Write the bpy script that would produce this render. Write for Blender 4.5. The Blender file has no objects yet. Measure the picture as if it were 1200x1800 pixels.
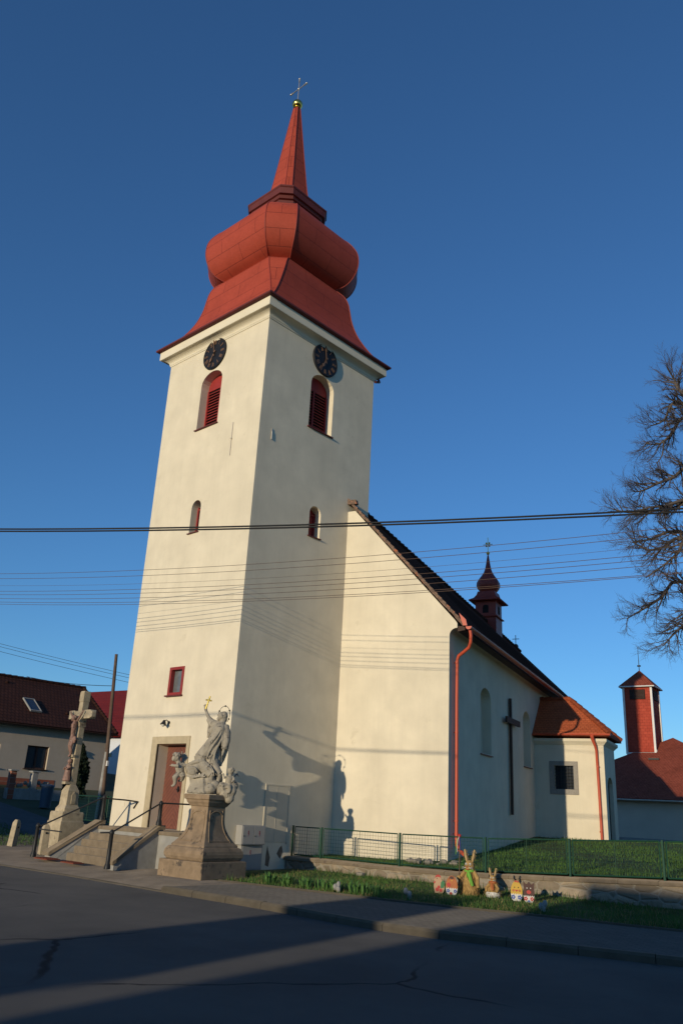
import bpy, bmesh, math, random
import numpy as np
from mathutils import Vector, Matrix
R = math.radians
rnd = random.Random(7)
SC = bpy.context.scene
COL = SC.collection

# ------------------------------------------------------------------ camera
def cam_axes(yaw, pitch, roll):
    f = Vector((math.cos(pitch)*math.sin(yaw), math.cos(pitch)*math.cos(yaw), math.sin(pitch)))
    r0 = Vector((math.cos(yaw), -math.sin(yaw), 0)); u0 = r0.cross(f)
    return r0*math.cos(roll)+u0*math.sin(roll), -r0*math.sin(roll)+u0*math.cos(roll), f
cr, cu, cf = cam_axes(R(-43.203), R(20.014), R(3.132))
cd = bpy.data.cameras.new("camera"); co = bpy.data.objects.new("camera", cd); COL.objects.link(co)
cd.sensor_fit = 'VERTICAL'; cd.sensor_height = 36; cd.lens = 28.702; cd.clip_start = .1; cd.clip_end = 3000
co.matrix_world = Matrix(((cr.x, cu.x, -cf.x, 18.108), (cr.y, cu.y, -cf.y, -15.253), (cr.z, cu.z, -cf.z, 1.657), (0, 0, 0, 1)))
SC.camera = co

# ------------------------------------------------------------------ sun and sky
SUN_AZ, SUN_EL = 10.0, 8.0            # azimuth from -y toward +x
sv = Vector((math.sin(R(SUN_AZ))*math.cos(R(SUN_EL)), -math.cos(R(SUN_AZ))*math.cos(R(SUN_EL)), math.sin(R(SUN_EL))))
sl = bpy.data.lights.new("sun", 'SUN'); so = bpy.data.objects.new("sun", sl); COL.objects.link(so)
sl.energy = 3.5; sl.angle = R(.5); sl.color = (1, .86, .62)
so.rotation_euler = (-sv).to_track_quat('-Z', 'Y').to_euler()
w = bpy.data.worlds.new("World"); SC.world = w; w.use_nodes = True
nt = w.node_tree
sky = nt.nodes.new('ShaderNodeTexSky'); sky.sky_type = 'NISHITA'; sky.sun_disc = False
sky.sun_elevation = R(SUN_EL); sky.sun_rotation = R(180-SUN_AZ); sky.altitude = 400; sky.air_density = 1.0; sky.dust_density = 0.0; sky.ozone_density = 5.0
bg = nt.nodes['Background']; bg.inputs[1].default_value = .165
nt.links.new(sky.outputs[0], bg.inputs[0])
SC.view_settings.view_transform = 'Standard'; SC.view_settings.look = 'None'; SC.view_settings.gamma = 1
SC.view_settings.exposure = 0.0
SC.cycles.max_bounces = 6; SC.cycles.use_denoising = True

# ------------------------------------------------------------------ materials
def _new(name):
    m = bpy.data.materials.new(name); m.use_nodes = True
    return m, m.node_tree, m.node_tree.nodes, m.node_tree.nodes['Principled BSDF']
def _n(nodes, t, **k):
    n = nodes.new(t)
    for a, b in k.items(): setattr(n, a, b)
    return n
def c4(c): return (c[0], c[1], c[2], 1)
def noise(nt, vec, scale, detail=6, rough=.6):
    n = nt.nodes.new('ShaderNodeTexNoise'); n.inputs['Scale'].default_value = scale
    n.inputs['Detail'].default_value = detail; n.inputs['Roughness'].default_value = rough
    nt.links.new(vec, n.inputs['Vector']); return n.outputs['Fac']
def ramp(nt, fac, a, b, ca, cb):
    r = nt.nodes.new('ShaderNodeValToRGB'); e = r.color_ramp.elements
    e[0].position, e[0].color = a, c4(ca); e[1].position, e[1].color = b, c4(cb)
    nt.links.new(fac, r.inputs[0]); return r.outputs[0]
def mix(nt, fac, a, b, blend='MIX'):
    m = nt.nodes.new('ShaderNodeMix'); m.data_type = 'RGBA'; m.blend_type = blend
    for s, v in ((m.inputs[0], fac), (m.inputs[6], a), (m.inputs[7], b)):
        if isinstance(v, (int, float)): s.default_value = v
        elif isinstance(v, tuple): s.default_value = c4(v)
        else: nt.links.new(v, s)
    return m.outputs[2]
def bump(nt, bsdf, h, strength, dist=.01):
    b = nt.nodes.new('ShaderNodeBump'); b.inputs['Strength'].default_value = strength; b.inputs['Distance'].default_value = dist
    nt.links.new(h, b.inputs['Height'])
    old = bsdf.inputs['Normal'].links
    if old: nt.links.new(old[0].from_socket, b.inputs['Normal'])
    nt.links.new(b.outputs[0], bsdf.inputs['Normal'])
def coords(nt, kind='Object', scale=None):
    t = nt.nodes.new('ShaderNodeTexCoord')
    if scale is None: return t.outputs[kind]
    m = nt.nodes.new('ShaderNodeMapping'); m.inputs['Scale'].default_value = scale
    nt.links.new(t.outputs[kind], m.inputs[0]); return m.outputs[0]
def mk(name, col, rough=.8, var=.18, scale=2.0, bs=40, b=.15, bd=.01, metal=0, spec=.3, streak=0, spots=None):
    m, nt, N, p = _new(name)
    v = coords(nt)
    lo = tuple(x*(1-var) for x in col); hi = tuple(min(1, x*(1+var)) for x in col)
    c = ramp(nt, noise(nt, v, scale), .3, .7, lo, hi)
    c = mix(nt, ramp(nt, noise(nt, v, scale*.17+.13, 3), .35, .65, (0, 0, 0), (1, 1, 1)), c, mix(nt, .5, c, tuple(x*(1-var) for x in col)))
    if streak:
        s = noise(nt, coords(nt, scale=(1.5, 1.5, .10)), 1.3, 6, .75)
        c = mix(nt, ramp(nt, s, .45, .75, (0, 0, 0), (streak,)*3), c, tuple(x*.62 for x in col))
    if spots:
        sc, th, cc = spots
        c = mix(nt, ramp(nt, noise(nt, v, sc, 5, .7), th, th+.07, (0, 0, 0), (1, 1, 1)), c, cc)
    nt.links.new(c, p.inputs['Base Color'])
    p.inputs['Roughness'].default_value = rough; p.inputs['Metallic'].default_value = metal
    p.inputs['Specular IOR Level'].default_value = spec
    if b: bump(nt, p, noise(nt, v, bs), b, bd)
    return m
def mk_brick(name, c1, c2, cm, bw, bh, mort, rough=.8, b=.5, bd=.01, kind='UV', scale=(1, 1, 1), off=.5, noise_amt=.25, lap=0, rot=None, spec=.1):
    m, nt, N, p = _new(name)
    v = coords(nt, kind, scale)
    if rot is not None:
        mp = nt.nodes.new('ShaderNodeMapping'); mp.inputs['Rotation'].default_value = rot; nt.links.new(v, mp.inputs[0]); v = mp.outputs[0]
    t = nt.nodes.new('ShaderNodeTexBrick'); t.offset = off
    t.inputs['Color1'].default_value = c4(c1); t.inputs['Color2'].default_value = c4(c2); t.inputs['Mortar'].default_value = c4(cm)
    t.inputs['Scale'].default_value = 1; t.inputs['Brick Width'].default_value = bw; t.inputs['Row Height'].default_value = bh
    t.inputs['Mortar Size'].default_value = mort; t.inputs['Mortar Smooth'].default_value = .3; t.inputs['Bias'].default_value = 0
    nt.links.new(v, t.inputs['Vector'])
    ov = coords(nt)
    dark = tuple(x*.45 for x in c1)
    c = mix(nt, ramp(nt, noise(nt, ov, 1.1, 6, .7), .42, .72, (0, 0, 0), (noise_amt*1.6,)*3), t.outputs['Color'], dark)
    c = mix(nt, ramp(nt, noise(nt, ov, 9, 4), .35, .75, (0, 0, 0), (noise_amt,)*3), c, tuple(min(1, x*1.5) for x in c2))
    nt.links.new(c, p.inputs['Base Color']); p.inputs['Roughness'].default_value = rough; p.inputs['Specular IOR Level'].default_value = spec
    inv = nt.nodes.new('ShaderNodeMath'); inv.operation = 'SUBTRACT'; inv.inputs[0].default_value = 1; nt.links.new(t.outputs['Fac'], inv.inputs[1])
    h = inv.outputs[0]
    if lap:
        sx = nt.nodes.new('ShaderNodeSeparateXYZ'); nt.links.new(v, sx.inputs[0])
        d = nt.nodes.new('ShaderNodeMath'); d.operation = 'DIVIDE'; d.inputs[1].default_value = bh; nt.links.new(sx.outputs[1], d.inputs[0])
        fr = nt.nodes.new('ShaderNodeMath'); fr.operation = 'FRACT'; nt.links.new(d.outputs[0], fr.inputs[0])
        ml = nt.nodes.new('ShaderNodeMath'); ml.operation = 'MULTIPLY_ADD'; ml.inputs[1].default_value = -lap; nt.links.new(fr.outputs[0], ml.inputs[0]); nt.links.new(h, ml.inputs[2])
        h = ml.outputs[0]
    bump(nt, p, h, b, bd)
    bump(nt, p, noise(nt, ov, 60), .1, .005)
    return m

M = {}
M['plaster'] = mk('cream_plaster', (.70, .62, .475), .9, .10, 1.1, 45, .35, .008, spec=.15, streak=.20, spots=(1.3, .63, (.62, .545, .41)))
M['plaster_trim'] = mk('cream_trim', (.72, .645, .50), .9, .06, 1.5, 60, .15, .005, spec=.15)
M['tin'] = mk_brick('red_painted_tin', (.34, .058, .034), (.37, .064, .038), (.13, .022, .017), 1.9, .62, .010, .58, .5, .012, noise_amt=.20, spec=.12)
M['tin_plain'] = mk('red_tin_trim', (.28, .044, .030), .5, .12, 3, 30, .08)
M['tin_dark'] = mk('dark_red_tin', (.13, .028, .026), .6, .2, 3, 30, .1)
M['gold'] = mk('gilded_metal', (.85, .58, .14), .22, .05, 4, 30, .03, metal=1)
M['gilt_flat'] = mk('gilt_paint', (.95, .70, .16), .35, .05, 4, 30, .03, metal=.6)
M['steel'] = mk('pale_metal', (.62, .55, .45), .35, .1, 6, 30, .05, metal=.8)
M['clock'] = mk('black_clock_face', (.012, .012, .015), .5, .3, 5, 40, .05)
M['copper'] = mk('copper_numerals', (.24, .135, .08), .5, .2, 9, 40, .05, metal=.3)
M['louvre'] = mk('red_louvre_paint', (.30, .030, .028), .6, .15, 6, 40, .1)
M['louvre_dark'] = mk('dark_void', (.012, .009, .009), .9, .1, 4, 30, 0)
M['frame_red'] = mk('window_frame_red', (.27, .032, .030), .55, .15, 6, 40, .1)
M['tile_nave'] = mk_brick('dark_roof_tiles', (.085, .040, .030), (.115, .050, .036), (.035, .019, .015), .18, .16, .012, 1.0, spec=0, b=.9, bd=.03, lap=.8, noise_amt=.3)
M['tile_orange'] = mk_brick('orange_roof_tiles', (.42, .095, .038), (.50, .125, .05), (.20, .05, .025), .15, .115, .008, .85, .7, .015, lap=.6, noise_amt=.3)
M['tile_old'] = mk_brick('weathered_red_tiles', (.27, .062, .036), (.34, .085, .05), (.10, .03, .022), .18, .16, .010, .85, .9, .02, lap=.8, noise_amt=.4)
M['tile_brown'] = mk_brick('brown_pantiles', (.070, .027, .017), (.092, .034, .021), (.022, .011, .009), .22, .33, .03, .85, 1, .04, lap=.8, noise_amt=.3)  # tile tone darkened to carry the shade on the left house roof
M['tile_red'] = mk_brick('bright_red_sheet_tiles', (.17, .018, .010), (.19, .021, .012), (.10, .010, .007), .25, .35, .02, .45, .8, .03, lap=.8, noise_amt=.1)
M['verge'] = mk('lime_mortared_tile_edge', (.19, .125, .09), .9, .5, 14, 60, .5, .02, spots=(7, .56, (.40, .12, .05)))
M['gutter'] = mk('orange_red_gutter_paint', (.50, .085, .042), .42, .08, 4, 30, .05)
M['sand'] = mk('sandstone', (.42, .345, .235), .92, .28, 5, 70, .5, .012, spots=(2.2, .60, (.14, .11, .085)))
M['sand_warm'] = mk('brown_sandstone', (.265, .19, .122), .92, .30, 4, 70, .5, .012, spots=(2.6, .58, (.085, .068, .055)))
M['sand_grey'] = mk('grey_carved_sandstone', (.36, .315, .245), .92, .25, 6, 60, .5, .010, spots=(7, .565, (.12, .105, .09)))
M['stone_step'] = mk('worn_step_stone', (.225, .175, .12), .92, .25, 4, 60, .4, .01, spots=(3, .62, (.13, .10, .075)))
M['stone_frame'] = mk('stone_door_surround', (.46, .38, .25), .9, .16, 4, 60, .3, .008)
M['granite'] = mk('grey_granite_surround', (.30, .27, .235), .9, .2, 30, 90, .3, .006)
M['corpus'] = mk('weathered_bronze_paint', (.26, .15, .115), .5, .35, 8, 50, .3, .008, spots=(6, .60, (.40, .36, .32)))
M['wood_dark'] = mk('dark_brown_timber', (.060, .033, .024), .7, .3, 3, 50, .2)
M['iron'] = mk('black_iron', (.020, .020, .021), .5, .3, 8, 60, .2, .004)
M['cab'] = mk('grey_cabinet_plastic', (.31, .30, .285), .6, .05, 2, 60, .05)
M['mark'] = mk('dark_red_marking', (.22, .02, .03), .6, .1, 3, 30, 0)
M['hatch'] = mk('painted_steel_hatch', (.56, .50, .39), .7, .06, 2, 50, .05)
M['patch'] = mk('bare_render_patch', (.17, .135, .10), .95, .3, 9, 60, .5)
M['glass'] = mk('dark_window_glass', (.03, .035, .045), .06, .1, 2, 20, 0, spec=.6)
M['glass_grey'] = mk('grey_curtained_glass', (.13, .135, .14), .12, .25, 5, 20, 0, spec=.6)
M['green'] = mk('green_fence_paint', (.016, .062, .036), .5, .15, 8, 40, .05)
M['pole'] = mk('weathered_timber_pole', (.13, .085, .060), .9, .3, 2, 60, .3)
M['conc'] = mk('grey_concrete', (.30, .29, .27), .92, .2, 4, 70, .3)
M['cable'] = mk('black_cable', (.012, .012, .013), .6, .1, 3, 20, 0)
M['wire'] = mk('bare_copper_wire', (.10, .062, .048), .6, .1, 3, 20, 0)
M['bark'] = mk('grey_brown_bark', (.10, .082, .072), .95, .25, 6, 40, .4)
M['twig'] = mk('brown_twigs', (.075, .060, .056), .95, .2, 6, 40, 0)
M['straw'] = mk('golden_straw', (.40, .25, .09), .85, .35, 22, 90, .6, .012)
M['straw_l'] = mk('pale_straw', (.46, .32, .15), .85, .25, 22, 90, .4, .012)
M['white'] = mk('white_paint', (.55, .53, .49), .6, .05, 4, 40, .05)
M['blk'] = mk('black_paint', (.012, .012, .014), .6, .1, 4, 40, 0)
M['redp'] = mk('red_paint', (.38, .028, .024), .55, .1, 4, 40, .05)
M['bluep'] = mk('blue_paint', (.03, .07, .28), .55, .1, 4, 40, .05)
M['greenp'] = mk('bright_green_cloth', (.16, .38, .05), .8, .2, 8, 60, .2)
M['greend'] = mk('dark_green_paint', (.03, .15, .06), .6, .1, 4, 40, .05)
M['orangep'] = mk('orange_paint', (.38, .12, .035), .6, .25, 8, 40, .05)
M['yellowp'] = mk('yellow_paint', (.50, .31, .04), .6, .1, 4, 40, .05)
M['brownp'] = mk('dark_brown_paint', (.060, .022, .018), .6, .2, 6, 40, .05)
M['skinp'] = mk('beige_paint', (.40, .25, .15), .6, .1, 4, 40, .05)
M['mat_red'] = mk('rusty_red_mat', (.20, .055, .032), .9, .25, 12, 80, .4)
M['house_wall'] = mk('beige_house_render', (.50, .42, .33), .92, .08, 1.5, 60, .2, spec=.1, streak=.15)
M['white_wall'] = mk('pale_blue_white_render', (.60, .62, .66), .92, .08, 1.5, 60, .2, spec=.1)
M['lightwall'] = mk('station_render', (.58, .50, .40), .92, .08, 1.5, 60, .2, spec=.1)
M['redtower'] = mk_brick('red_slate_cladding', (.33, .050, .030), (.40, .068, .04), (.17, .03, .02), .3, .2, .008, .8, .5, .01, kind='UV', noise_amt=.25)
M['brick'] = mk_brick('red_brick', (.26, .085, .05), (.32, .11, .07), (.30, .26, .22), .25, .08, .012, .9, .5, .01, kind='Object', rot=(R(90), 0, R(-90)))
M['trim_w'] = mk('light_metal_trim', (.66, .64, .60), .5, .08, 4, 40, .05)
M['bin'] = mk('blue_grey_plastic', (.06, .085, .12), .5, .1, 4, 40, .05)
M['leaf_dark'] = mk('dark_evergreen', (.018, .030, .014), .8, .4, 6, 30, 0)
M['leaf'] = mk('fresh_green_leaves', (.085, .19, .045), .6, .3, 9, 30, 0)
M['grass'] = mk('spring_grass_blades', (.065, .135, .024), .7, .45, 1.3, 30, 0)
M['dry'] = mk('dry_grass_blades', (.26, .20, .085), .8, .3, 3, 30, 0)
M['soil'] = mk('grassy_soil', (.060, .085, .028), .95, .4, 3, 60, .6, .02, spots=(5, .62, (.085, .060, .038)))
M['rubble'] = mk('grey_rubble', (.27, .24, .20), .95, .3, 8, 60, .4)

def mk_road():
    m, nt, N, p = _new('worn_asphalt')
    v = coords(nt)
    c = ramp(nt, noise(nt, v, 120, 2, .7), .3, .75, (.085, .080, .075), (.175, .160, .145))
    c = mix(nt, ramp(nt, noise(nt, v, .35, 6, .65), .38, .66, (0, 0, 0), (.75,)*3), c, (.072, .069, .067))
    c = mix(nt, ramp(nt, noise(nt, v, 1.9, 6, .75), .58, .72, (0, 0, 0), (.5,)*3), c, (.11, .105, .10))
    vo = nt.nodes.new('ShaderNodeTexVoronoi'); vo.feature = 'DISTANCE_TO_EDGE'; vo.inputs['Scale'].default_value = .21
    wv = nt.nodes.new('ShaderNodeVectorMath'); wv.operation = 'MULTIPLY_ADD'
    nn = nt.nodes.new('ShaderNodeTexNoise'); nn.inputs['Scale'].default_value = 1.3; nn.inputs['Detail'].default_value = 6; nt.links.new(v, nn.inputs['Vector'])
    nt.links.new(nn.outputs['Color'], wv.inputs[0]); wv.inputs[1].default_value = (.45, .45, 0); nt.links.new(v, wv.inputs[2])
    nt.links.new(wv.outputs[0], vo.inputs['Vector'])
    cr_ = ramp(nt, vo.outputs['Distance'], .003, .008, (1, 1, 1), (0, 0, 0))
    gate = ramp(nt, noise(nt, v, .22, 2), .50, .56, (0, 0, 0), (1, 1, 1))
    g = mix(nt, 1.0, cr_, gate, 'MULTIPLY')
    c = mix(nt, g, c, (.020, .020, .021))
    nt.links.new(c, p.inputs['Base Color']); p.inputs['Roughness'].default_value = .95; p.inputs['Diffuse Roughness'].default_value = 1.0; p.inputs['Specular IOR Level'].default_value = .2
    bump(nt, p, noise(nt, v, 80, 4, .8), .8, .02)
    return m
M['road'] = mk_road()
M['paver'] = mk_brick('grey_pavers', (.095, .086, .077), (.115, .104, .093), (.06, .056, .05), .2, .1, .008, .9, .5, .008, kind='Object', noise_amt=.25)
M['plaza'] = mk('dusty_asphalt_forecourt', (.17, .14, .11), .92, .3, 1.5, 130, .5, .008, spots=(1.2, .60, (.085, .078, .07)))
M['path'] = mk('grey_side_road', (.075, .075, .078), .9, .2, 1.5, 100, .4)
M['kerb'] = mk('pale_kerb_stone', (.11, .092, .068), .92, .2, 5, 80, .3, spots=(3, .62, (.10, .085, .07)))
M['ground'] = mk('field_ground', (.075, .085, .040), .95, .3, .3, 30, .3)
def mk_stonewall():
    m, nt, N, p = _new('rubble_stone_wall')
    v = coords(nt, scale=(2.6, 2.6, 5.2))
    a = nt.nodes.new('ShaderNodeTexVoronoi'); a.inputs['Scale'].default_value = 1; nt.links.new(v, a.inputs['Vector'])
    e = nt.nodes.new('ShaderNodeTexVoronoi'); e.feature = 'DISTANCE_TO_EDGE'; e.inputs['Scale'].default_value = 1; nt.links.new(v, e.inputs['Vector'])
    hs = nt.nodes.new('ShaderNodeSeparateColor'); nt.links.new(a.outputs['Color'], hs.inputs[0])
    c = ramp(nt, hs.outputs[0], 0, 1, (.19, .15, .105), (.36, .285, .20))
    o = coords(nt)
    c = mix(nt, ramp(nt, noise(nt, o, 7, 6, .7), .4, .7, (0, 0, 0), (.6,)*3), c, (.15, .12, .09))
    c = mix(nt, ramp(nt, e.outputs['Distance'], .02, .07, (1, 1, 1), (0, 0, 0)), c, (.27, .235, .185))
    nt.links.new(c, p.inputs['Base Color']); p.inputs['Roughness'].default_value = .95
    bump(nt, p, ramp(nt, e.outputs['Distance'], 0, .18, (0, 0, 0), (1, 1, 1)), .8, .03)
    bump(nt, p, noise(nt, o, 40), .4, .01)
    return m
M['stonewall'] = mk_stonewall()
def mk_door():
    m, nt, N, p = _new('brown_chevron_door_boards')
    v = coords(nt)
    sx = nt.nodes.new('ShaderNodeSeparateXYZ'); nt.links.new(v, sx.inputs[0])
    ab = nt.nodes.new('ShaderNodeMath'); ab.operation = 'ABSOLUTE'
    of = nt.nodes.new('ShaderNodeMath'); of.operation = 'ADD'; of.inputs[1].default_value = 0; nt.links.new(sx.outputs[0], of.inputs[0]); nt.links.new(of.outputs[0], ab.inputs[0])
    s = nt.nodes.new('ShaderNodeMath'); s.operation = 'MULTIPLY_ADD'; s.inputs[1].default_value = 1.0; nt.links.new(ab.outputs[0], s.inputs[0]); nt.links.new(sx.outputs[2], s.inputs[2])
    d = nt.nodes.new('ShaderNodeMath'); d.operation = 'MULTIPLY'; d.inputs[1].default_value = 7.0; nt.links.new(s.outputs[0], d.inputs[0])
    fr = nt.nodes.new('ShaderNodeMath'); fr.operation = 'FRACT'; nt.links.new(d.outputs[0], fr.inputs[0])
    g = ramp(nt, fr.outputs[0], .04, .16, (0, 0, 0), (1, 1, 1))
    c = ramp(nt, noise(nt, v, 4), .3, .7, (.145, .048, .032), (.19, .065, .042))
    c = mix(nt, g, (.055, .02, .015), c)
    nt.links.new(c, p.inputs['Base Color']); p.inputs['Roughness'].default_value = .55
    bump(nt, p, g, .6, .01)
    return m
M['door'] = mk_door()
for k_ in ('plaza', 'paver', 'kerb', 'path', 'stone_step'):
    M[k_].node_tree.nodes['Principled BSDF'].inputs['Diffuse Roughness'].default_value = 1.0

# ------------------------------------------------------------------ mesh helpers
class MB:
    def __init__(s): s.v = []; s.f = []; s.uv = []; s.sm = []
    def add(s, vs, fs, uvs=None, smooth=False):
        o = len(s.v); s.v += [tuple(x) for x in vs]
        for i, f in enumerate(fs):
            s.f.append([o+k for k in f]); s.uv.append(uvs[i] if uvs else None); s.sm.append(smooth)
        return s
    def box(s, x0, x1, y0, y1, z0, z1, T=None):
        vs = [(x, y, z) for z in (z0, z1) for y in (y0, y1) for x in (x0, x1)]
        if T: vs = [T(*p) for p in vs]
        return s.add(vs, [(0, 2, 3, 1), (4, 5, 7, 6), (0, 1, 5, 4), (2, 6, 7, 3), (0, 4, 6, 2), (1, 3, 7, 5)])
    def tube(s, pts, rad, n=8, cap=True, smooth=True, flat=1.0):
        pts = [Vector(p) for p in pts]
        if not isinstance(rad, (list, tuple)): rad = [rad]*len(pts)
        rings = []; up = None
        for i, p in enumerate(pts):
            t = (pts[min(i+1, len(pts)-1)]-pts[max(i-1, 0)])
            t = t.normalized() if t.length > 1e-9 else Vector((0, 0, 1))
            if up is None: up = Vector((0, 0, 1)) if abs(t.z) < .9 else Vector((1, 0, 0))
            a = t.cross(up)
            if a.length < 1e-4: a = t.cross(Vector((0, 1, 0)))
            a.normalize(); b = a.cross(t).normalized(); up = b
            rings.append([p+a*(rad[i]*math.cos(2*math.pi*k/n))+b*(rad[i]*flat*math.sin(2*math.pi*k/n)) for k in range(n)])
        return s.loft(rings, cap, smooth)
    def loft(s, rings, cap=True, smooth=False, closed=True):
        n = len(rings[0]); vs = [p for r in rings for p in r]; fs = []
        for i in range(len(rings)-1):
            for k in range(n if closed else n-1):
                fs.append((i*n+k, i*n+(k+1) % n, (i+1)*n+(k+1) % n, (i+1)*n+k))
        s.add(vs, fs, smooth=smooth)
        if cap:
            s.add(rings[0], [tuple(range(n))[::-1]]); s.add(rings[-1], [tuple(range(n))])
        return s
    def ell(s, c, r, n=12, m=8, rot=None, smooth=True):
        c = Vector(c); r = (r, r, r) if isinstance(r, (int, float)) else r
        vs = []; fs = []
        for j in range(m+1):
            th = math.pi*j/m
            for k in range(n):
                q = Vector((r[0]*math.sin(th)*math.cos(2*math.pi*k/n), r[1]*math.sin(th)*math.sin(2*math.pi*k/n), -r[2]*math.cos(th)))
                if rot: q = rot @ q
                vs.append(c+q)
        for j in range(m):
            for k in range(n): fs.append((j*n+k, j*n+(k+1) % n, (j+1)*n+(k+1) % n, (j+1)*n+k))
        return s.add(vs, fs, smooth=smooth)
    def prism(s, poly, vec, smooth=False):
        poly = [Vector(p) for p in poly]; vec = Vector(vec); n = len(poly)
        nr = Vector((0, 0, 0))
        for i in range(n): nr += poly[i].cross(poly[(i+1) % n])
        if nr.dot(vec) > 0: poly = poly[::-1]
        return s.loft([poly, [p+vec for p in poly]][::1], True, smooth) if False else s._pr(poly, vec)
    def _pr(s, poly, vec):
        n = len(poly); vs = list(poly)+[p+vec for p in poly]
        return s.add(vs, [tuple(range(n)), tuple(range(2*n-1, n-1, -1))]+[(i, i+n, (i+1) % n+n, (i+1) % n) for i in range(n)])
    def quad(s, a, b, c, d, uv=True):
        a, b, c, d = map(Vector, (a, b, c, d)); u = (b-a); L = u.length; u = u.normalized()
        nrm = (b-a).cross(d-a).normalized(); vv = nrm.cross(u)
        return s.add([a, b, c, d], [(0, 1, 2, 3)], [[((p-a).dot(u), (p-a).dot(vv)) for p in (a, b, c, d)]])
    def slab(s, a, b, c, d, th):
        """roof slab: top face a,b (eave) c,d (ridge) with tile UVs, thickness th below"""
        a, b, c, d = map(Vector, (a, b, c, d)); n = (b-a).cross(d-a).normalized()
        s.quad(a, b, c, d)
        L = [p-n*th for p in (a, b, c, d)]; T = [a, b, c, d]
        s.add(T+L, [(7, 6, 5, 4)]+[(i, i+4, (i+1) % 4+4, (i+1) % 4) for i in range(4)])
        return s
def mesh_of(name, mb):
    me = bpy.data.meshes.new(name); me.from_pydata([tuple(v) for v in mb.v], [], mb.f)
    if any(u for u in mb.uv):
        l = me.uv_layers.new(name='UVMap'); i = 0
        for f, u in zip(mb.f, mb.uv):
            for k in range(len(f)):
                l.data[i].uv = u[k] if u else (0, 0); i += 1
    me.polygons.foreach_set('use_smooth', mb.sm); me.validate(); me.update()
    return me
ORG = {}
def fix(me):
    bm = bmesh.new(); bm.from_mesh(me); bmesh.ops.recalc_face_normals(bm, faces=bm.faces); bm.to_mesh(me); bm.free()
def obj(name, mb, mat, parent=None, bevel=0, recalc=True, local=False, label=None, seg=2):
    me = mesh_of(name, mb) if isinstance(mb, MB) else mb
    if recalc and isinstance(mb, MB): fix(me)
    me.materials.clear(); me.materials.append(M[mat] if isinstance(mat, str) else mat)
    o = bpy.data.objects.new(name, me); COL.objects.link(o)
    if parent is not None:
        o.parent = parent
        if not local:
            inv = ORG[parent.name].inverted(); me.transform(inv)
        ORG[o.name] = ORG[parent.name]
    else:
        vs = np.empty(len(me.vertices)*3); me.vertices.foreach_get('co', vs); vs = vs.reshape(-1, 3)
        c = Vector(((vs[:, 0].min()+vs[:, 0].max())/2, (vs[:, 1].min()+vs[:, 1].max())/2, vs[:, 2].min()))
        me.transform(Matrix.Translation(-c)); o.location = c; ORG[o.name] = Matrix.Translation(c)
    if bevel:
        b = o.modifiers.new('bevel', 'BEVEL'); b.width = bevel; b.segments = seg; b.limit_method = 'ANGLE'; b.angle_limit = R(40)
    if label: o['label'] = label
    return o
def tag(o, label=None, cat=None, group=None, kind=None):
    for k, v in (('label', label), ('category', cat), ('group', group), ('kind', kind)):
        if v: o[k] = v
    return o
def thing(name, label, cat, loc=(0, 0, 0), rotz=0, group=None):
    o = bpy.data.objects.new(name, None); COL.objects.link(o); o.location = loc; o.rotation_euler = (0, 0, rotz); o.empty_display_size = .2
    ORG[o.name] = Matrix.Translation(Vector(loc)) @ Matrix.Rotation(rotz, 4, 'Z')
    return tag(o, label, cat, group)
def evald(o):
    dg = bpy.context.evaluated_depsgraph_get(); dg.update()
    return bpy.data.meshes.new_from_object(o.evaluated_get(dg))
def carve(mb, cutters):
    """solid minus cutters -> new mesh"""
    a = bpy.data.objects.new('tmp', mesh_of('tmp', mb)); fix(a.data); COL.objects.link(a)
    c = MB(); tmp = []
    for k in cutters:
        b = bpy.data.objects.new('cut', mesh_of('cut', k)); fix(b.data); COL.objects.link(b); tmp.append(b)
        m = a.modifiers.new('b', 'BOOLEAN'); m.operation = 'DIFFERENCE'; m.solver = 'EXACT'; m.object = b
    me = evald(a)
    for t in tmp+[a]: bpy.data.objects.remove(t, do_unlink=True)
    return me
def sculpt(mb, voxel, smooth=4, disp=0, dscale=.12):
    a = bpy.data.objects.new('tmp', mesh_of('tmp', mb)); fix(a.data); COL.objects.link(a)
    m = a.modifiers.new('r', 'REMESH'); m.mode = 'VOXEL'; m.voxel_size = voxel; m.use_smooth_shade = True
    if smooth:
        m = a.modifiers.new('s', 'SMOOTH'); m.factor = .5; m.iterations = smooth
    if disp:
        t = bpy.data.textures.new('clouds', 'CLOUDS'); t.noise_scale = dscale; t.noise_depth = 3
        m = a.modifiers.new('d', 'DISPLACE'); m.texture = t; m.strength = disp; m.mid_level = .5; m.texture_coords = 'LOCAL'
    me = evald(a); bpy.data.objects.remove(a, do_unlink=True)
    me.polygons.foreach_set('use_smooth', [True]*len(me.polygons))
    return me
def arch(w0, w1, z0, zs, zt, n=10):
    """outline (a, z) of an opening with a segmental or round head"""
    c = (w0+w1)/2; hw = (w1-w0)/2; r = zt-zs
    pts = [(w0, z0), (w1, z0)]
    for i in range(n+1):
        a = math.pi*i/n; pts.append((c+hw*math.cos(a), zs+r*math.sin(a)))
    return pts
def strip(pa, pb, name, mat, kind='structure', **k):
    mb = MB(); n = len(pa)
    mb.add(list(pa)+list(pb), [(i, i+1, n+i+1, n+i) for i in range(n-1)])
    o = obj(name, mb, mat, recalc=False)
    if o.data.polygons[0].normal.z < 0: o.data.flip_normals()
    return tag(o, kind=kind, **k)
PV, RD = -.04, -.16
def sm(a, b, x):
    t = max(0., min(1., (x-a)/(b-a))); return t*t*(3-2*t)
def yard(x, y):
    return .36+.062*max(0, min(y, 15.6)-4)+.045*max(0, min(x, 13)-4)-.02*max(0, y-15.6)*(1 if y < 45 else 0)
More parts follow.
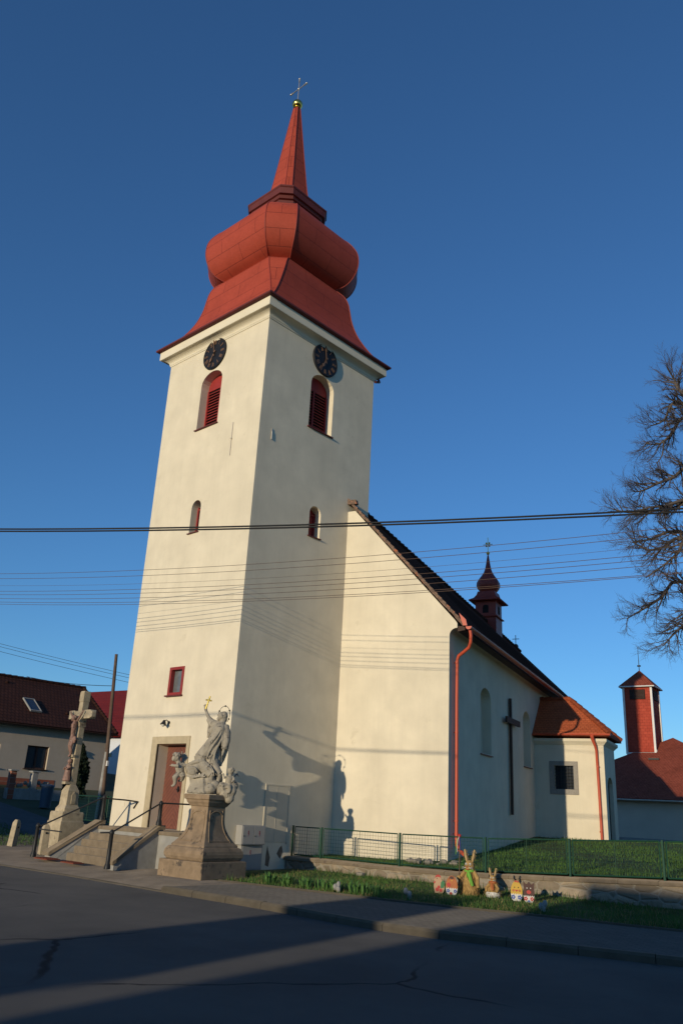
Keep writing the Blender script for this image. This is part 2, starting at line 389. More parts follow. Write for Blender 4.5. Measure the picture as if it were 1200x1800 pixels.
def terr(x, y):
    z = PV-.03+max(0, -10.2-x)*.142*sm(-8, -1.5, y)*(1 if x > -34 else 0)+(3.38*sm(-8, -1.5, y) if x <= -34 else 0)
    if y > 6 and x > -8: z += .25*sm(6, 12, y)
    return z

# ------------------------------------------------------------------ ground, road, pavement
def grid(xs, ys, hf, name, mat, **k):
    vs = [(x, y, hf(x, y)) for y in ys for x in xs]; n = len(xs)
    fs = [(j*n+i, j*n+i+1, (j+1)*n+i+1, (j+1)*n+i) for j in range(len(ys)-1) for i in range(n-1)]
    mb = MB(); mb.add(vs, fs, smooth=True)
    return tag(obj(name, mb, mat, recalc=False), kind='structure', **k)
xs = [-900, -400, -200, -100, -60]+[-45+i*1.5 for i in range(27)]+[-3, 0, 4, 8, 12, 16, 20, 26, 35, 50, 80, 150, 400, 900]
ys = [-900, -300, -100, -60, -30, -14, -9, -7, -5, -3.5]+[-2+i*1.5 for i in range(14)]+[22, 30, 45, 70, 120, 250, 500, 1500]
def gz(x, y):
    if y < -3.4 or (x > -2 and y < 3.5): return RD-.12
    return terr(x, y)-.05
grid(xs, ys, gz, 'ground', 'ground')
KB = [(-60, -5.2), (-30, -4.6), (-12, -4.2), (-3.84, -4.0), (-.9, -3.84), (2.7, -3.78), (4.8, -3.72), (6.2, -3.72), (7.9, -3.80), (9.3, -3.72), (10.9, -3.22), (13.1, -2.45), (16.5, -1.0), (21, 1.2), (30, 6), (60, 24)]
def spl(P, m=6):
    out = []
    for i in range(len(P)-1):
        p0, p1, p2, p3 = [Vector(P[max(0, min(len(P)-1, i+k))]) for k in (-1, 0, 1, 2)]
        for j in range(m):
            t = j/m
            h = .5*((2*p1)+(p2-p0)*t+(2*p0-5*p1+4*p2-p3)*t*t+(3*p1-p0-3*p2+p3)*t**3)
            out.append(p1.lerp(p2, t) if (p2-p1).length > 9 else h)
    out.append(Vector(P[-1])); return out
kb = spl(KB)
def at_x(P, x):
    for a, b in zip(P, P[1:]):
        if a[0] <= x <= b[0]: t = (x-a[0])/(b[0]-a[0]+1e-9); return a[1]+(b[1]-a[1])*t
    return P[-1][1]
strip([(p.x, p.y+.05, RD) for p in kb], [(p.x, -17.2 if p.x < 22 else p.y-20, RD) for p in kb], 'road', 'road')
# raised kerb east of the forecourt, flush kerb west of it
def kerb(x0, x1, ztop, w, name, zb):
    mb = MB(); x = x0
    while x < x1:
        xe = min(x1, x+1.0)
        a = Vector((x+.006, at_x(kb, x), 0)); b = Vector((xe-.006, at_x(kb, xe), 0)); t = (b-a).normalized(); n = Vector((-t.y, t.x, 0))
        j = rnd.uniform(-.004, .004)
        pr = [(0, zb), (.0, ztop-.035+j), (.035, ztop+j), (w, ztop+j), (w, zb)]
        mb.loft([[a+n*u+Vector((0, 0, z)) for u, z in pr], [b+n*u+Vector((0, 0, z)) for u, z in pr]]); x = xe
    return tag(obj(name, mb, 'kerb'), kind='structure')
kerb(2.75, 40, PV+.004, .16, 'kerb', RD-.1)
kerb(-40, 2.75, RD+.02, .14, 'flush_kerb', RD-.1)
IN = [(1.0, -1.95), (1.9, -1.80), (3.7, -1.45), (5.36, -1.12), (7.15, -.80), (9.6, -.02), (12, .62), (16.5, 2.5), (21, 4.8), (30, 9.5), (40, 15)]
inn = spl(IN)
NX = 60
px_ = [2.85+i*(37/NX) for i in range(NX+1)]
strip([(x, at_x(kb, x)+.162, PV) for x in px_], [(x, at_x(inn, x), PV) for x in px_], 'pavement', 'paver')
# forecourt in front of the steps: slopes from the flush kerb up to the pavement level
fx = [-30+i*1.0 for i in range(33)]+[2.85]
mb = MB(); rows = []
for j in range(7):
    t = j/6; rows.append([(x, (at_x(kb, x)+.142)*(1-t)+(3.0 if x < .2 else -1.4)*t, (RD+.022)*(1-min(1, t*2.5))+max(PV, terr(x, (at_x(kb, x)+.142)*(1-t)+3.0*t)+.03)*min(1, t*2.5)) for x in fx])
n = len(fx); mb.add([p for r in rows for p in r], [(j*n+i, j*n+i+1, (j+1)*n+i+1, (j+1)*n+i) for j in range(6) for i in range(n-1)])
tag(obj('forecourt', mb, 'plaza', recalc=False), kind='structure')
# thin edging between pavement and lawn strip
mb = MB()
for a, b in zip(inn, inn[1:]):
    if a.x < 1.9 or a.x > 24: continue
    t = (b-a).normalized(); nn_ = Vector((-t.y, t.x))
    L = [[Vector((p.x+nn_.x*u, p.y+nn_.y*u, z)) for u, z in ((0, PV-.1), (0, PV+.035), (.06, PV+.035), (.06, PV-.1))] for p in (a, b)]
    mb.loft(L)
tag(obj('lawn_edging', mb, 'kerb'), kind='structure')
def fy(x): return 2.6+.12*x
def lawnz(x, y):
    t = max(0, min(1, (y-at_x(inn, x))/(fy(x)-.15-at_x(inn, x)))); return PV+.03+.05*t
lx = [.3+i*.5 for i in range(48)]
mb = MB(); rows = []
for j in range(6):
    t = j/5; rows.append([(x, (at_x(inn, max(1.0, x))+.06)*(1-t)+(fy(x)-.1)*t, PV+.02+.06*t+.015*math.sin(x*2+j)) for x in lx])
n = len(lx); mb.add([p for r in rows for p in r], [(j*n+i, j*n+i+1, (j+1)*n+i+1, (j+1)*n+i) for j in range(5) for i in range(n-1)], smooth=True)
tag(obj('lawn_strip', mb, 'soil', recalc=False), kind='structure')
# churchyard lawn, held up by the stone wall
mb = MB(); cx_ = [-.5+i*.6 for i in range(36)]; rows = []
for j in range(30):
    t = j/29; rows.append([(x, fy(x)+.1+t*(26-fy(x)), yard(x, fy(x)+.1+t*(26-fy(x)))-.02+.03*math.sin(x*1.3+j*.9)*min(1, j/3)) for x in cx_])
n = len(cx_); mb.add([p for r in rows for p in r], [(j*n+i, j*n+i+1, (j+1)*n+i+1, (j+1)*n+i) for j in range(29) for i in range(n-1)], smooth=True)
tag(obj('churchyard_lawn', mb, 'soil', recalc=False), kind='structure')
# side road on the left
sp = spl([(-40, -1.5), (-26, .5), (-18, 1.6), (-13, 2.2), (-9, 3.6), (-7, 8), (-6.5, 20), (-6.5, 60)], 8)
mb = MB(); L = []; Rr = []
for i, p in enumerate(sp):
    t = (sp[min(i+1, len(sp)-1)]-sp[max(i-1, 0)]).normalized(); nn_ = Vector((-t.y, t.x))
    for k, (lst, s) in enumerate(((L, 1.6), (Rr, -1.6))):
        q = p+nn_*s; lst.append((q.x, q.y, terr(q.x, q.y)+.05))
strip(L, Rr, 'side_road', 'path')

# ------------------------------------------------------------------ grass blades (stuff)
def blades(name, pts, h0, h1, wd, mat, seed, lean=.5):
    rs = np.random.RandomState(seed); P = np.array(pts); n = len(P)
    a = rs.rand(n)*6.283; h = h0+(h1-h0)*rs.rand(n)**1.5; ln = h*lean*rs.rand(n); la = rs.rand(n)*6.283
    d = np.stack([np.cos(a), np.sin(a), np.zeros(n)], 1)*(wd/2)*(0.6+.8*rs.rand(n))[:, None]
    top = P+np.stack([np.cos(la)*ln, np.sin(la)*ln, h], 1)
    V = np.stack([P-d, P+d, top], 1).reshape(-1, 3)
    me = bpy.data.meshes.new(name); me.from_pydata(V.tolist(), [], np.arange(3*n).reshape(-1, 3).tolist()); me.update()
    return tag(obj(name, me, mat), kind='stuff')
rs = np.random.RandomState(3)
def clumpy(x, y): return .5+.5*math.sin(x*3.1+math.sin(y*2.3)*2)*math.sin(y*4.3+x)
pts = []
while len(pts) < 46000:
    x = 1.2+rs.rand()**1.15*15; y0, y1 = at_x(inn, max(1.9, x))+.07, fy(x)-.16; y = y0+rs.rand()*(y1-y0)
    if (x < 2.3 and y < -.45 and y > -2.4): continue
    if rs.rand() < .45+.55*clumpy(x, y): pts.append((x, y, lawnz(x, y)-.02))
tag(blades('lawn_grass', pts, .03, .095, .013, 'grass', 1), 'grass of the roadside lawn strip', 'grass')
pts = []
while len(pts) < 42000:
    x = -.4+rs.rand()*16; y = fy(x)+.2+rs.rand()**1.3*(18-fy(x))
    u = (x-3.558)*math.cos(R(16))+(y-5.39)*math.sin(R(16)); t = -(x-3.558)*math.sin(R(16))+(y-5.39)*math.cos(R(16))
    if u < .06 and t > -.05: continue
    if rs.rand() < .5+.5*clumpy(x*.6, y*.6): pts.append((x, y, yard(x, y)-.03))
tag(blades('churchyard_grass', pts, .04, .11, .016, 'grass', 2), 'grass of the churchyard behind the fence', 'grass')
pts = []
while len(pts) < 5200:
    x = 1.2+rs.rand()**1.15*15; y0, y1 = at_x(inn, max(1.9, x))+.07, fy(x)-.16; y = y0+rs.rand()**1.6*(y1-y0)
    if (x < 2.3 and y < -.45 and y > -2.4): continue
    if clumpy(x*1.7+3, y*1.4) > .45: pts.append((x, y, lawnz(x, y)-.02))
tag(blades('dry_grass', pts, .03, .13, .012, 'dry', 8, .9), 'dry straw coloured blades among the lawn strip grass', 'grass')
pts = []
while len(pts) < 1500:
    x = 1.2+rs.rand()**1.15*15; y0, y1 = at_x(inn, max(1.9, x))+.04, fy(x)-.16; y = (y0+rs.rand()**3*(y1-y0)*.3) if rs.rand() < .6 else y1-rs.rand()**2*.25
    if (x < 2.3 and y < -.45 and y > -2.4): continue
    pts.append((x, y, lawnz(x, y)-.02))
tag(blades('tall_grass', pts, .10, .22, .016, 'grass', 9, .7), 'taller grass tufts along the lawn edges', 'grass')
pts = []
while len(pts) < 9000:
    x = -20+rs.rand()*10; y = -1.2+rs.rand()*2.2
    if x > -9.3-.6*y: continue
    pts.append((x, y, terr(x, y)+.02))
tag(blades('verge_grass', pts, .04, .12, .02, 'grass', 5), 'grass patch beside the side road', 'grass')

# ------------------------------------------------------------------ church
CH = thing('church', 'cream plastered church with a tall tower, red onion roof and long nave', 'church', (-2.7, 2.7, 0))
TW = 5.42; XL0, XL1 = -5.30, -5.42
A = math.cos(R(16)); B_ = math.sin(R(16))
NC = Vector((3.558, 5.39, 0)); ND = Vector((A, B_, 0)); NN = Vector((-B_, A, 0))
def NV(u, t, z): return NC+ND*u+NN*t+Vector((0, 0, z))
tw = MB(); tw.loft([[(XL0, 0, -.4), (0, 0, -.4), (0, TW, -.4), (XL0, TW, -.4)], [(XL1, 0, 17.2), (0, 0, 17.2), (0, TW, 17.2), (XL1, TW, 17.2)]])
def cutF(poly, d): m = MB(); m._pr([Vector((a, -.3, z)) for a, z in poly], Vector((0, .3+d, 0))); return m     # facade, a = x
def cutR(poly, d): m = MB(); m._pr([Vector((.3, a, z)) for a, z in poly], Vector((-.3-d, 0, 0))); return m    # right face, a = y
FW = arch(-3.34, -2.21, 13.77, 15.50, 15.93); RW = arch(2.15, 3.29, 13.85, 15.55, 16.0)
FS = arch(-3.05, -2.56, 9.93, 10.80, 11.06); RS = arch(2.50, 3.03, 10.03, 10.84, 11.10)
FR = [(-3.10, 4.70), (-2.43, 4.70), (-2.43, 5.52), (-3.10, 5.52)]
FD = [(-3.31, .87), (-1.87, .87), (-1.87, 3.24), (-3.31, 3.24)]
me = carve(tw, [cutF(FW, .42), cutR(RW, .42), cutF(FS, .34), cutR(RS, .34), cutF(FR, .16), cutF(FD, .5)])
obj('tower_wall', me, 'plaster', CH)

def sweep(x0, x1, y0, y1, prof):
    mb = MB(); mb.loft([[(x0-o, y0-o, z), (x1+o, y0-o, z), (x1+o, y1+o, z), (x0-o, y1+o, z)] for o, z in prof], cap=False); return mb
pr = [(-.05, 17.0), (.02, 17.0), (.03, 17.04), (.045, 17.06)]+[(.05+.25*(1-math.cos(R(a))), 17.08+.16*math.sin(R(a))) for a in range(0, 91, 15)]+[(.325, 17.25), (.33, 17.30), (.33, 17.56), (-.05, 17.56)]
obj('tower_cornice', sweep(XL1, 0, 0, TW, pr), 'plaster_trim', CH)

cx, cy = -2.71, 2.71
def octrings(prof):
    out = []
    for z, a, c in prof:
        out.append([(cx+a-c, cy-a, z), (cx+a, cy-a+c, z), (cx+a, cy+a-c, z), (cx+a-c, cy+a, z), (cx-a+c, cy+a, z), (cx-a, cy+a-c, z), (cx-a, cy-a+c, z), (cx-a+c, cy-a, z)])
    return out
def octroof(name, prof, mat, ribs=.022, smooth=True):
    rg = octrings(prof); mb = MB()
    s = [0]
    for i in range(len(prof)-1): s.append(s[-1]+math.hypot(prof[i+1][0]-prof[i][0], prof[i+1][1]-prof[i][1]))
    for k in range(8):
        k2 = (k+1) % 8; vs = []; fs = []; uv = []
        W = [(Vector(r[k2])-Vector(r[k])).length for r in rg]
        for i, r in enumerate(rg): vs += [r[k], r[k2]]
        for i in range(len(rg)-1):
            fs.append((2*i, 2*i+1, 2*i+3, 2*i+2)); o = k*7.3
            uv.append([(o-W[i]/2, s[i]), (o+W[i]/2, s[i]), (o+W[i+1]/2, s[i+1]), (o-W[i+1]/2, s[i+1])])
        mb.add(vs, fs, uv, smooth=smooth)
    mb.add(rg[0], [tuple(range(8))[::-1]]); mb.add(rg[-1], [tuple(range(8))])
    o = obj(name, mb, mat, CH, recalc=False)
    if ribs:
        for k in range(8):
            rb = MB(); rb.tube([r[k] for r in rg], ribs, 6); obj('standing_seam', rb, 'tin_plain', o)
    return o
def smooth_prof(P, m=4):
    q = spl3(P, m); return [(max(0, p[0]), max(.01, p[1]), max(.004, p[2])) for p in q]
def spl3(P, m):
    out = []
    for i in range(len(P)-1):
        p0, p1, p2, p3 = [Vector(P[max(0, min(len(P)-1, i+k))]) for k in (-1, 0, 1, 2)]
        for j in range(m):
            t = j/m; out.append(.5*((2*p1)+(p2-p0)*t+(2*p0-5*p1+4*p2-p3)*t*t+(3*p1-p0-3*p2+p3)*t**3))
    out.append(Vector(P[-1])); return out
# eave board with thickness
mb = MB(); mb.loft([[(cx-a, cy-a, z), (cx+a, cy-a, z), (cx+a, cy+a, z), (cx-a, cy+a, z)] for a, z in ((2.9, 17.55), (3.13, 17.58), (3.17, 17.60), (3.17, 17.66), (3.13, 17.68))])
obj('eave_board', mb, 'tin_dark', CH)
octroof('skirt_roof', smooth_prof([(17.62, 3.14, .01), (17.88, 2.84, .04), (18.25, 2.57, .09), (18.8, 2.31, .18), (19.35, 2.18, .28), (19.85, 2.15, .39), (20.15, 2.12, .44), (20.42, 2.03, .48), (20.62, 1.86, .51), (20.80, 1.68, .53)]), 'tin')
octroof('onion_dome', smooth_prof([(20.58, 1.60, .52), (20.68, 1.80, .57), (20.86, 2.10, .65), (21.15, 2.33, .74), (21.55, 2.48, .80), (21.98, 2.52, .81), (22.4, 2.45, .79), (22.8, 2.22, .73), (23.08, 1.92, .65), (23.28, 1.58, .57), (23.40, 1.32, .52), (23.55, 1.22, .49), (23.65, 1.13, .46), (23.85, 1.06, .44), (24.1, 1.03, .43)]), 'tin')
octroof('lantern_cornice', [(23.92, 1.02, .43), (23.96, 1.08, .40), (24.08, 1.10, .39), (24.10, 1.16, .38), (24.20, 1.20, .38), (24.22, 1.27, .37), (24.46, 1.29, .37), (24.50, 1.32, .37), (24.56, 1.32, .37), (24.66, .92, .28)], 'tin_dark', ribs=0, smooth=False)
octroof('spire', smooth_prof([(24.60, .98, .30), (24.80, .82, .24), (25.10, .70, .21), (25.60, .61, .19), (26.60, .50, .165), (28.10, .34, .12), (30.05, .135, .055)], 3), 'tin', ribs=.018)
g = MB(); g.ell((cx, cy, 30.33), (.225, .225, .215), 24, 14); g.tube([(cx, cy, 30.08), (cx, cy, 30.16)], [.16, .14], 12)
ball = obj('finial_ball', g, 'gold', CH)
g = MB(); g.tube([(cx, cy, 30.5), (cx, cy, 31.78)], .022, 8); g.tube([(cx-.46, cy, 31.22), (cx+.46, cy, 31.22)], .022, 8)
for p in ((cx-.48, cy, 31.22), (cx+.48, cy, 31.22), (cx, cy, 31.8)): g.ell(p, (.05, .05, .05), 8, 6)
for p, q in (((cx-.46, cy, 31.22), (cx-.34, cy, 31.22)), ((cx+.46, cy, 31.22), (cx+.34, cy, 31.22)), ((cx, cy, 31.78), (cx, cy, 31.62))): g.tube([p, q], .036, 8)
g.ell((cx, cy, 31.22), .055, 8, 6)
obj('spire_cross', g, 'steel', ball)

# clocks -----------------------------------------------------------
def clock(T):
    """T maps (a right, b out, z) to world"""
    d = MB(); d.loft([[T(r*math.cos(2*math.pi*k/48), b, r*math.sin(2*math.pi*k/48)) for k in range(48)] for r, b in ((.61, 0), (.61, .05), (.595, .07), (.57, .075), (.57, .055))])
    f = obj('clock_face', d, 'clock', CH)
    def stroke(ang, lo, hi, off, wd, tilt=0):
        ca, sa = math.sin(ang), math.cos(ang)           # radial direction, clockwise from 12
        def P(rr, ll): return (ca*rr+sa*ll, sa*rr-ca*ll)
        q = [P(lo, off-wd-tilt), P(lo, off+wd-tilt), P(hi, off+wd+tilt), P(hi, off-wd+tilt)]
        nm.loft([[T(x, b, z) for x, z in q] for b in (.056, .066)])
    num = ['XII', 'I', 'II', 'III', 'IIII', 'V', 'VI', 'VII', 'VIII', 'IX', 'X', 'XI']
    for h, sx in enumerate(num):
        an = h*math.pi/6; nm = MB(); wdt = {'I': .030, 'V': .062, 'X': .062}; tot = sum(wdt[c] for c in sx); o = -tot/2
        for c in sx:
            m_ = o+wdt[c]/2; o += wdt[c]
            if c == 'I': stroke(an, .36, .53, m_, .0095)
            elif c == 'V': stroke(an, .36, .53, m_-.014, .010, -.014); stroke(an, .36, .53, m_+.014, .006, .014)
            else: stroke(an, .36, .53, m_, .010, .022); stroke(an, .36, .53, m_, .006, -.022)
        obj('numeral', nm, 'copper', f)
    for ang, L, wd, lp in ((R(-8), .60, .022, .44), (R(209), .42, .034, .27)):
        hd = MB(); ca, sa = math.sin(ang), math.cos(ang)
        sh = [(-.12, wd*.8), (0, wd*.6), (lp-.08, wd*.6), (lp, wd*1.7), (L-.06, wd*.5), (L, .003)]
        q = [(ca*r+sa*l, sa*r-ca*l) for r, l in sh]+[(ca*r-sa*l, sa*r+ca*l) for r, l in sh[::-1]]
        hd.loft([[T(x, b, z) for x, z in q] for b in (.085, .097)]); hd.loft([[T(.03*math.cos(k), b, .03*math.sin(k)) for k in [i*.785 for i in range(8)]] for b in (.05, .1)])
        obj('hand', hd, 'copper', f)
clock(lambda a, b, z: (-2.745+a, -b, 16.60+z))
clock(lambda a, b, z: (b, 2.73+a, 16.63+z))

# louvred belfry windows -------------------------------------------
def louvre(poly, T, zs, mull):
    a0, a1 = poly[0][0], poly[1][0]; z0 = poly[0][1]
    b = MB(); b.loft([[T(a, y, z) for a, z in poly] for y in (-.40, -.38)])
    f = obj('belfry_window', b, 'louvre_dark', CH)
    fr = MB(); zt = zs-.10
    top = [(a, z) for a, z in poly if z >= zs-.001]
    fr.loft([[T(a, y, z) for a, z in ([(a0, zt), (a1, zt)]+top)] for y in (-.37, -.33)])
    for x in (a0+.03, a1-.03, mull): fr.loft([[T(x+dx, y, z) for dx, z in ((-.03, z0), (.03, z0), (.03, zt), (-.03, zt))] for y in (-.36, -.30)])
    obj('window_frame', fr, 'louvre', f)
    sl_ = MB(); n = 14
    for i in range(n):
        z = z0+.04+(zt-z0-.06)*i/n
        q = [(-.365, z+.055), (-.315, z), (-.310, z+.014), (-.36, z+.069)]
        sl_.loft([[T(a, y, zz) for y, zz in q] for a in (a0+.05, a1-.05)])
    obj('louvre_slats', sl_, 'louvre', f)
    s = MB(); s.loft([[T(a, y, z) for y, z in ((-.40, z0+.03), (.07, z0-.015), (.07, z0-.045), (-.40, z0-.03))] for a in (a0-.05, a1+.05)])
    obj('window_sill', s, 'tin_dark', f)
TF = lambda a, b, z: (a, -b, z)
TR = lambda a, b, z: (b, a, z)
louvre(FW, TF, 15.50, -2.62); louvre(RW, TR, 15.55, 2.62)
def small_window(poly, T, pane, fm):
    a0, a1 = poly[0][0], poly[1][0]; z0 = poly[0][1]
    b = MB(); b.loft([[T(a, y, z) for a, z in poly] for y in (-.33, -.31)]); f = obj('stair_window', b, pane, CH)
    fr = MB(); zt = max(z for a, z in poly)
    for x in (a0+.03, a1-.03): fr.loft([[T(x+dx, y, z) for dx, z in ((-.03, z0), (.03, z0), (.03, zt-.14), (-.03, zt-.14))] for y in (-.31, -.25)])
    fr.loft([[T(a, y, z) for a, z in ((a0+.06, zt-.26), (a1-.06, zt-.26), (a1-.06, zt-.21), (a0+.06, zt-.21))] for y in (-.31, -.25)])
    obj('window_frame', fr, fm, f)
    s = MB(); s.loft([[T(a, y, z) for y, z in ((-.32, z0+.03), (.06, z0-.01), (.06, z0-.035), (-.32, z0-.03))] for a in (a0-.04, a1+.04)]); obj('window_sill', s, 'tin_dark', f)
small_window(FS, TF, 'glass', 'frame_red'); small_window(RS, TR, 'louvre', 'frame_red')
b = MB(); b.box(-3.10, -2.43, .12, .15, 4.70, 5.52); f = obj('porch_window', b, 'glass_grey', CH)
fr = MB()
for q in ((-3.13, -3.03, 4.68, 5.54), (-2.50, -2.40, 4.68, 5.54), (-3.03, -2.50, 5.45, 5.54), (-3.03, -2.50, 4.68, 4.76)): fr.box(q[0], q[1], -.025, .118, q[2], q[3])
obj('window_frame', fr, 'frame_red', f, bevel=.008)
s = MB(); s.box(-3.17, -2.36, -.09, .02, 4.635, 4.677); obj('window_sill', s, 'tin_dark', f)

# door ---------------------------------------------------------------
dm = MB()
dm.box(-3.58, -3.31, -.035, .06, .87, 3.46); dm.box(-1.87, -1.73, -.035, .06, .87, 3.46); dm.box(-3.31, -1.87, -.035, .06, 3.24, 3.46)
obj('door_surround', dm, 'stone_frame', CH, bevel=.012)
for x0, x1, hx in ((-3.31, -2.385, -2.56), (-2.375, -1.87, -2.30)):
    b = MB(); b.box(x0, x1, .40, .46, .88, 3.235); t = obj('door_leaf', b, 'door', CH, bevel=.006)
    h = MB(); h._pr([Vector((hx+.05*math.cos(k), .398, 1.98+.085*math.sin(k))) for k in (0, .9, 1.57, 2.2, 3.14, 4.2, 4.71, 5.2)], Vector((0, -.03, 0))); h.tube([(hx-.04, .35, 1.97), (hx+.05, .35, 1.95)], .014, 6)
    obj('door_handle', h, 'iron', t)
# things on the tower wall
p = MB(); p.box(.001, .012, 1.545, 2.45, .70, 2.21); ht = obj('steel_hatch', p, 'hatch', CH, bevel=.003)
p = MB()
for y in (1.50, 2.445): p.box(.0, .022, y, y+.045, .66, 2.25)
p.box(.0, .022, 1.545, 2.445, 2.21, 2.25); p.box(.012, .018, 1.96, 1.968, .72, 2.19)
obj('hatch_frame', p, 'hatch', ht)
p = MB(); p.add([(.004, y, z) for y, z in ((1.70, .10), (1.83, .06), (1.87, .30), (1.80, .46), (1.74, .62), (1.71, .40))], [(0, 1, 2, 3, 4, 5)]); obj('bare_patch', p, 'patch', CH, label='tall brown patch where the plaster has fallen off')
p = MB(); p.add([(.004, y, z) for y, z in ((2.12, .40), (2.26, .26), (2.36, .44), (2.30, .62), (2.22, .56))], [(0, 1, 2, 3, 4)])
obj('bare_patch', p, 'patch', CH, label='diamond shaped brown patch where the plaster has fallen off')
p = MB(); p.box(0, .02, .53, .56, 12.95, 13.1); p.tube([(.015, .545, 13.0), (.02, .545, 12.72)], .018, 6); obj('wall_bracket', p, 'steel', CH)
p = MB(); p.tube([(-1.32, -.02, 13.5), (-1.32, -.02, 12.3)], .010, 6); p.ell((-1.32, -.03, 12.9), .03, 8, 6); obj('lightning_wire', p, 'steel', CH)
p = MB(); p.box(-4.79, -4.62, -.012, .01, 1.40, 1.56); obj('inspection_cover', p, 'plaster_trim', CH)
p = MB(); p.tube([(-.3, TW+.1, 17.45), (-.1, TW+.35, 17.35), (.02, TW+.30, 17.1), (.02, TW+.05, 17.0)], .05, 8); obj('roof_drain', p, 'tin_dark', CH)

# nave -----------------------------------------------------------------
LN = 23.0; DE, DR = -.022, -.045
cav = [(.02, 6.90)]+[(.02+.25*(1-math.cos(R(a))), 6.91+.22*math.sin(R(a))) for a in range(0, 91, 18)]+[(.27, 7.27)]
half = [(0, -.5)]+cav+[(.20, 7.37), (-3.42, 11.40)]
def gab(t, drop):
    q = [(u, z+(DE*t if z < 8 else DR*t if z > 9 else 0)*(1 if z > 0 else 0)) for u, z in half]
    q = q+[(-7.6-u, z) for u, z in q[::-1]]
    return [NV(u, t, z) for u, z in q]
nv = MB(); nv.loft([gab(0, 0), gab(LN, 0)])
def cutN(poly, d): m = MB(); m._pr([NV(.3, a, z) for a, z in poly], -ND*(.3+d)); return m
W1 = arch(3.18, 4.42, 3.66, 5.42, 5.84, 12); W2 = arch(8.78, 9.92, 3.62, 5.30, 5.73, 12)
me = carve(nv, [cutN(W1, .32), cutN(W2, .32)])
obj('nave_wall', me, 'plaster', CH)
for W in (W1, W2):
    b = MB(); b.loft([[NV(u, a, z) for a, z in W] for u in (-.315, -.30)]); f = obj('blind_window', b, 'plaster_trim', CH)
    s = MB(); z0 = W[0][1]; s.loft([[NV(u, a, z) for u, z in ((-.31, z0+.05), (.07, z0-.03), (.07, z0-.06), (-.31, z0-.01))] for a in (W[0][0]-.04, W[1][0]+.04)]); obj('window_sill', s, 'tin_dark', f)
rf = MB()
def rz(u, t):   # roof top surface
    k = (u+3.8)/4.32 if u > -3.8 else (-3.8-u)/4.32
    return (11.97+DR*t)*(1-k)+(7.22+DE*t)*k
T0, T1 = .04, LN+.15
rf.slab(NV(.55, T0, rz(.55, T0)), NV(.55, T1, rz(.55, T1)), NV(-3.8, T1, rz(-3.8, T1)), NV(-3.8, T0, rz(-3.8, T0)), .075)
rf.slab(NV(-8.15, T1, rz(-8.15, T1)), NV(-8.15, T0, rz(-8.15, T0)), NV(-3.8, T0, rz(-3.8, T0)), NV(-3.8, T1, rz(-3.8, T1)), .075)
nr = obj('nave_roof', rf, 'tile_nave', CH, recalc=False)
v = MB(); N_ = 30
for i in range(N_):
    for s in (1, -1):
        k0, k1 = i/N_, (i+1)/N_
        u0, u1 = -3.75+k0*4.22, -3.75+k1*4.22; j = rnd.uniform(-.022, .022)
        if s < 0: u0, u1 = -7.6-u0, -7.6-u1
        z0, z1 = rz(u0, 0), rz(u1, 0)
        v.loft([[NV(u, tt, z) for u, z in ((u0, z0+.015), (u1, z1+.05), (u1, z1-.115+j), (u0, z0-.105+j))] for tt in (-.035+j*.5, .10)])
v.loft([[NV(u, t, z) for u, z in ((-3.75, 11.66), (-3.36, 11.64), (-3.40, 11.80), (-3.78, 11.84))] for t in (-.06, .1)])
obj('verge_tiles', v, 'verge', nr)
rt = MB(); t = .2
while t < LN:
    rt.tube([NV(-3.8, t, rz(-3.8, t)-.05), NV(-3.8, t+.40, rz(-3.8, t)-.02)], [.115, .13], 8); t += .38
obj('ridge_tiles', rt, 'tile_nave', nr)
# fascia, gutter, downpipe
fb = MB(); fb.loft([[NV(u, tt, z+DE*tt) for u, z in ((.27, 7.02), (.50, 7.06), (.50, 7.17), (.27, 7.19))] for tt in (.05, LN)]); obj('eave_soffit', fb, 'wood_dark', nr)
def gutter(P, Q, r, name, cap=True, parent=None):
    P, Q = Vector(P), Vector(Q); t = (Q-P).normalized(); n = t.cross(Vector((0, 0, 1))).normalized()
    rings = []
    for p in (P, Q):
        o = [p+n*(r*math.cos(R(a)))-Vector((0, 0, r*math.sin(R(a)))) for a in range(0, 181, 20)]
        i_ = [p+n*(r*.86*math.cos(R(a)))-Vector((0, 0, r*.86*math.sin(R(a)))) for a in range(180, -1, -20)]
        rings.append(o+i_)
    g = MB(); g.loft(rings, cap=True, smooth=False)
    if cap:
        for p in (P, Q): g.loft([[p+t*d+n*(r*math.cos(R(a)))-Vector((0, 0, r*math.sin(R(a)))) for a in range(0, 181, 20)] for d in (-.006, .006)])
    return obj(name, g, 'gutter', parent)
gutter(NV(.64, -.02, 7.15), NV(.64, LN, 7.15+DE*LN), .095, 'gutter', parent=CH)
fl = MB(); fl._pr([NV(.47, -.05, 7.18), NV(.60, -.05, 7.17), NV(.56, -.05, 7.36), NV(.34, -.05, 7.58)], NN*.03); obj('verge_flashing', fl, 'gutter', CH)
dp = MB(); dp.tube([NV(.64, .12, 7.08), NV(.66, .14, 6.90), NV(.64, .18, 6.70), NV(.56, .26, 6.55), NV(.34, .36, 6.42), NV(.18, .42, 6.34), NV(.12, .45, 6.20), NV(.11, .45, 5), NV(.11, .45, 1.05), NV(.13, .44, .86), NV(.28, .36, .70), NV(.42, .28, .62)], .052, 10)
d = obj('downpipe', dp, 'gutter', CH)
for z in (6.1, 4.0, 1.5, 1.15): br = MB(); br.tube([NV(.11, .45, z), NV(.11, .45, z+.05)], .062, 10); br.tube([NV(.0, .45, z+.02), NV(.11, .45, z+.02)], .012, 6); obj('pipe_clamp', br, 'gutter', d)

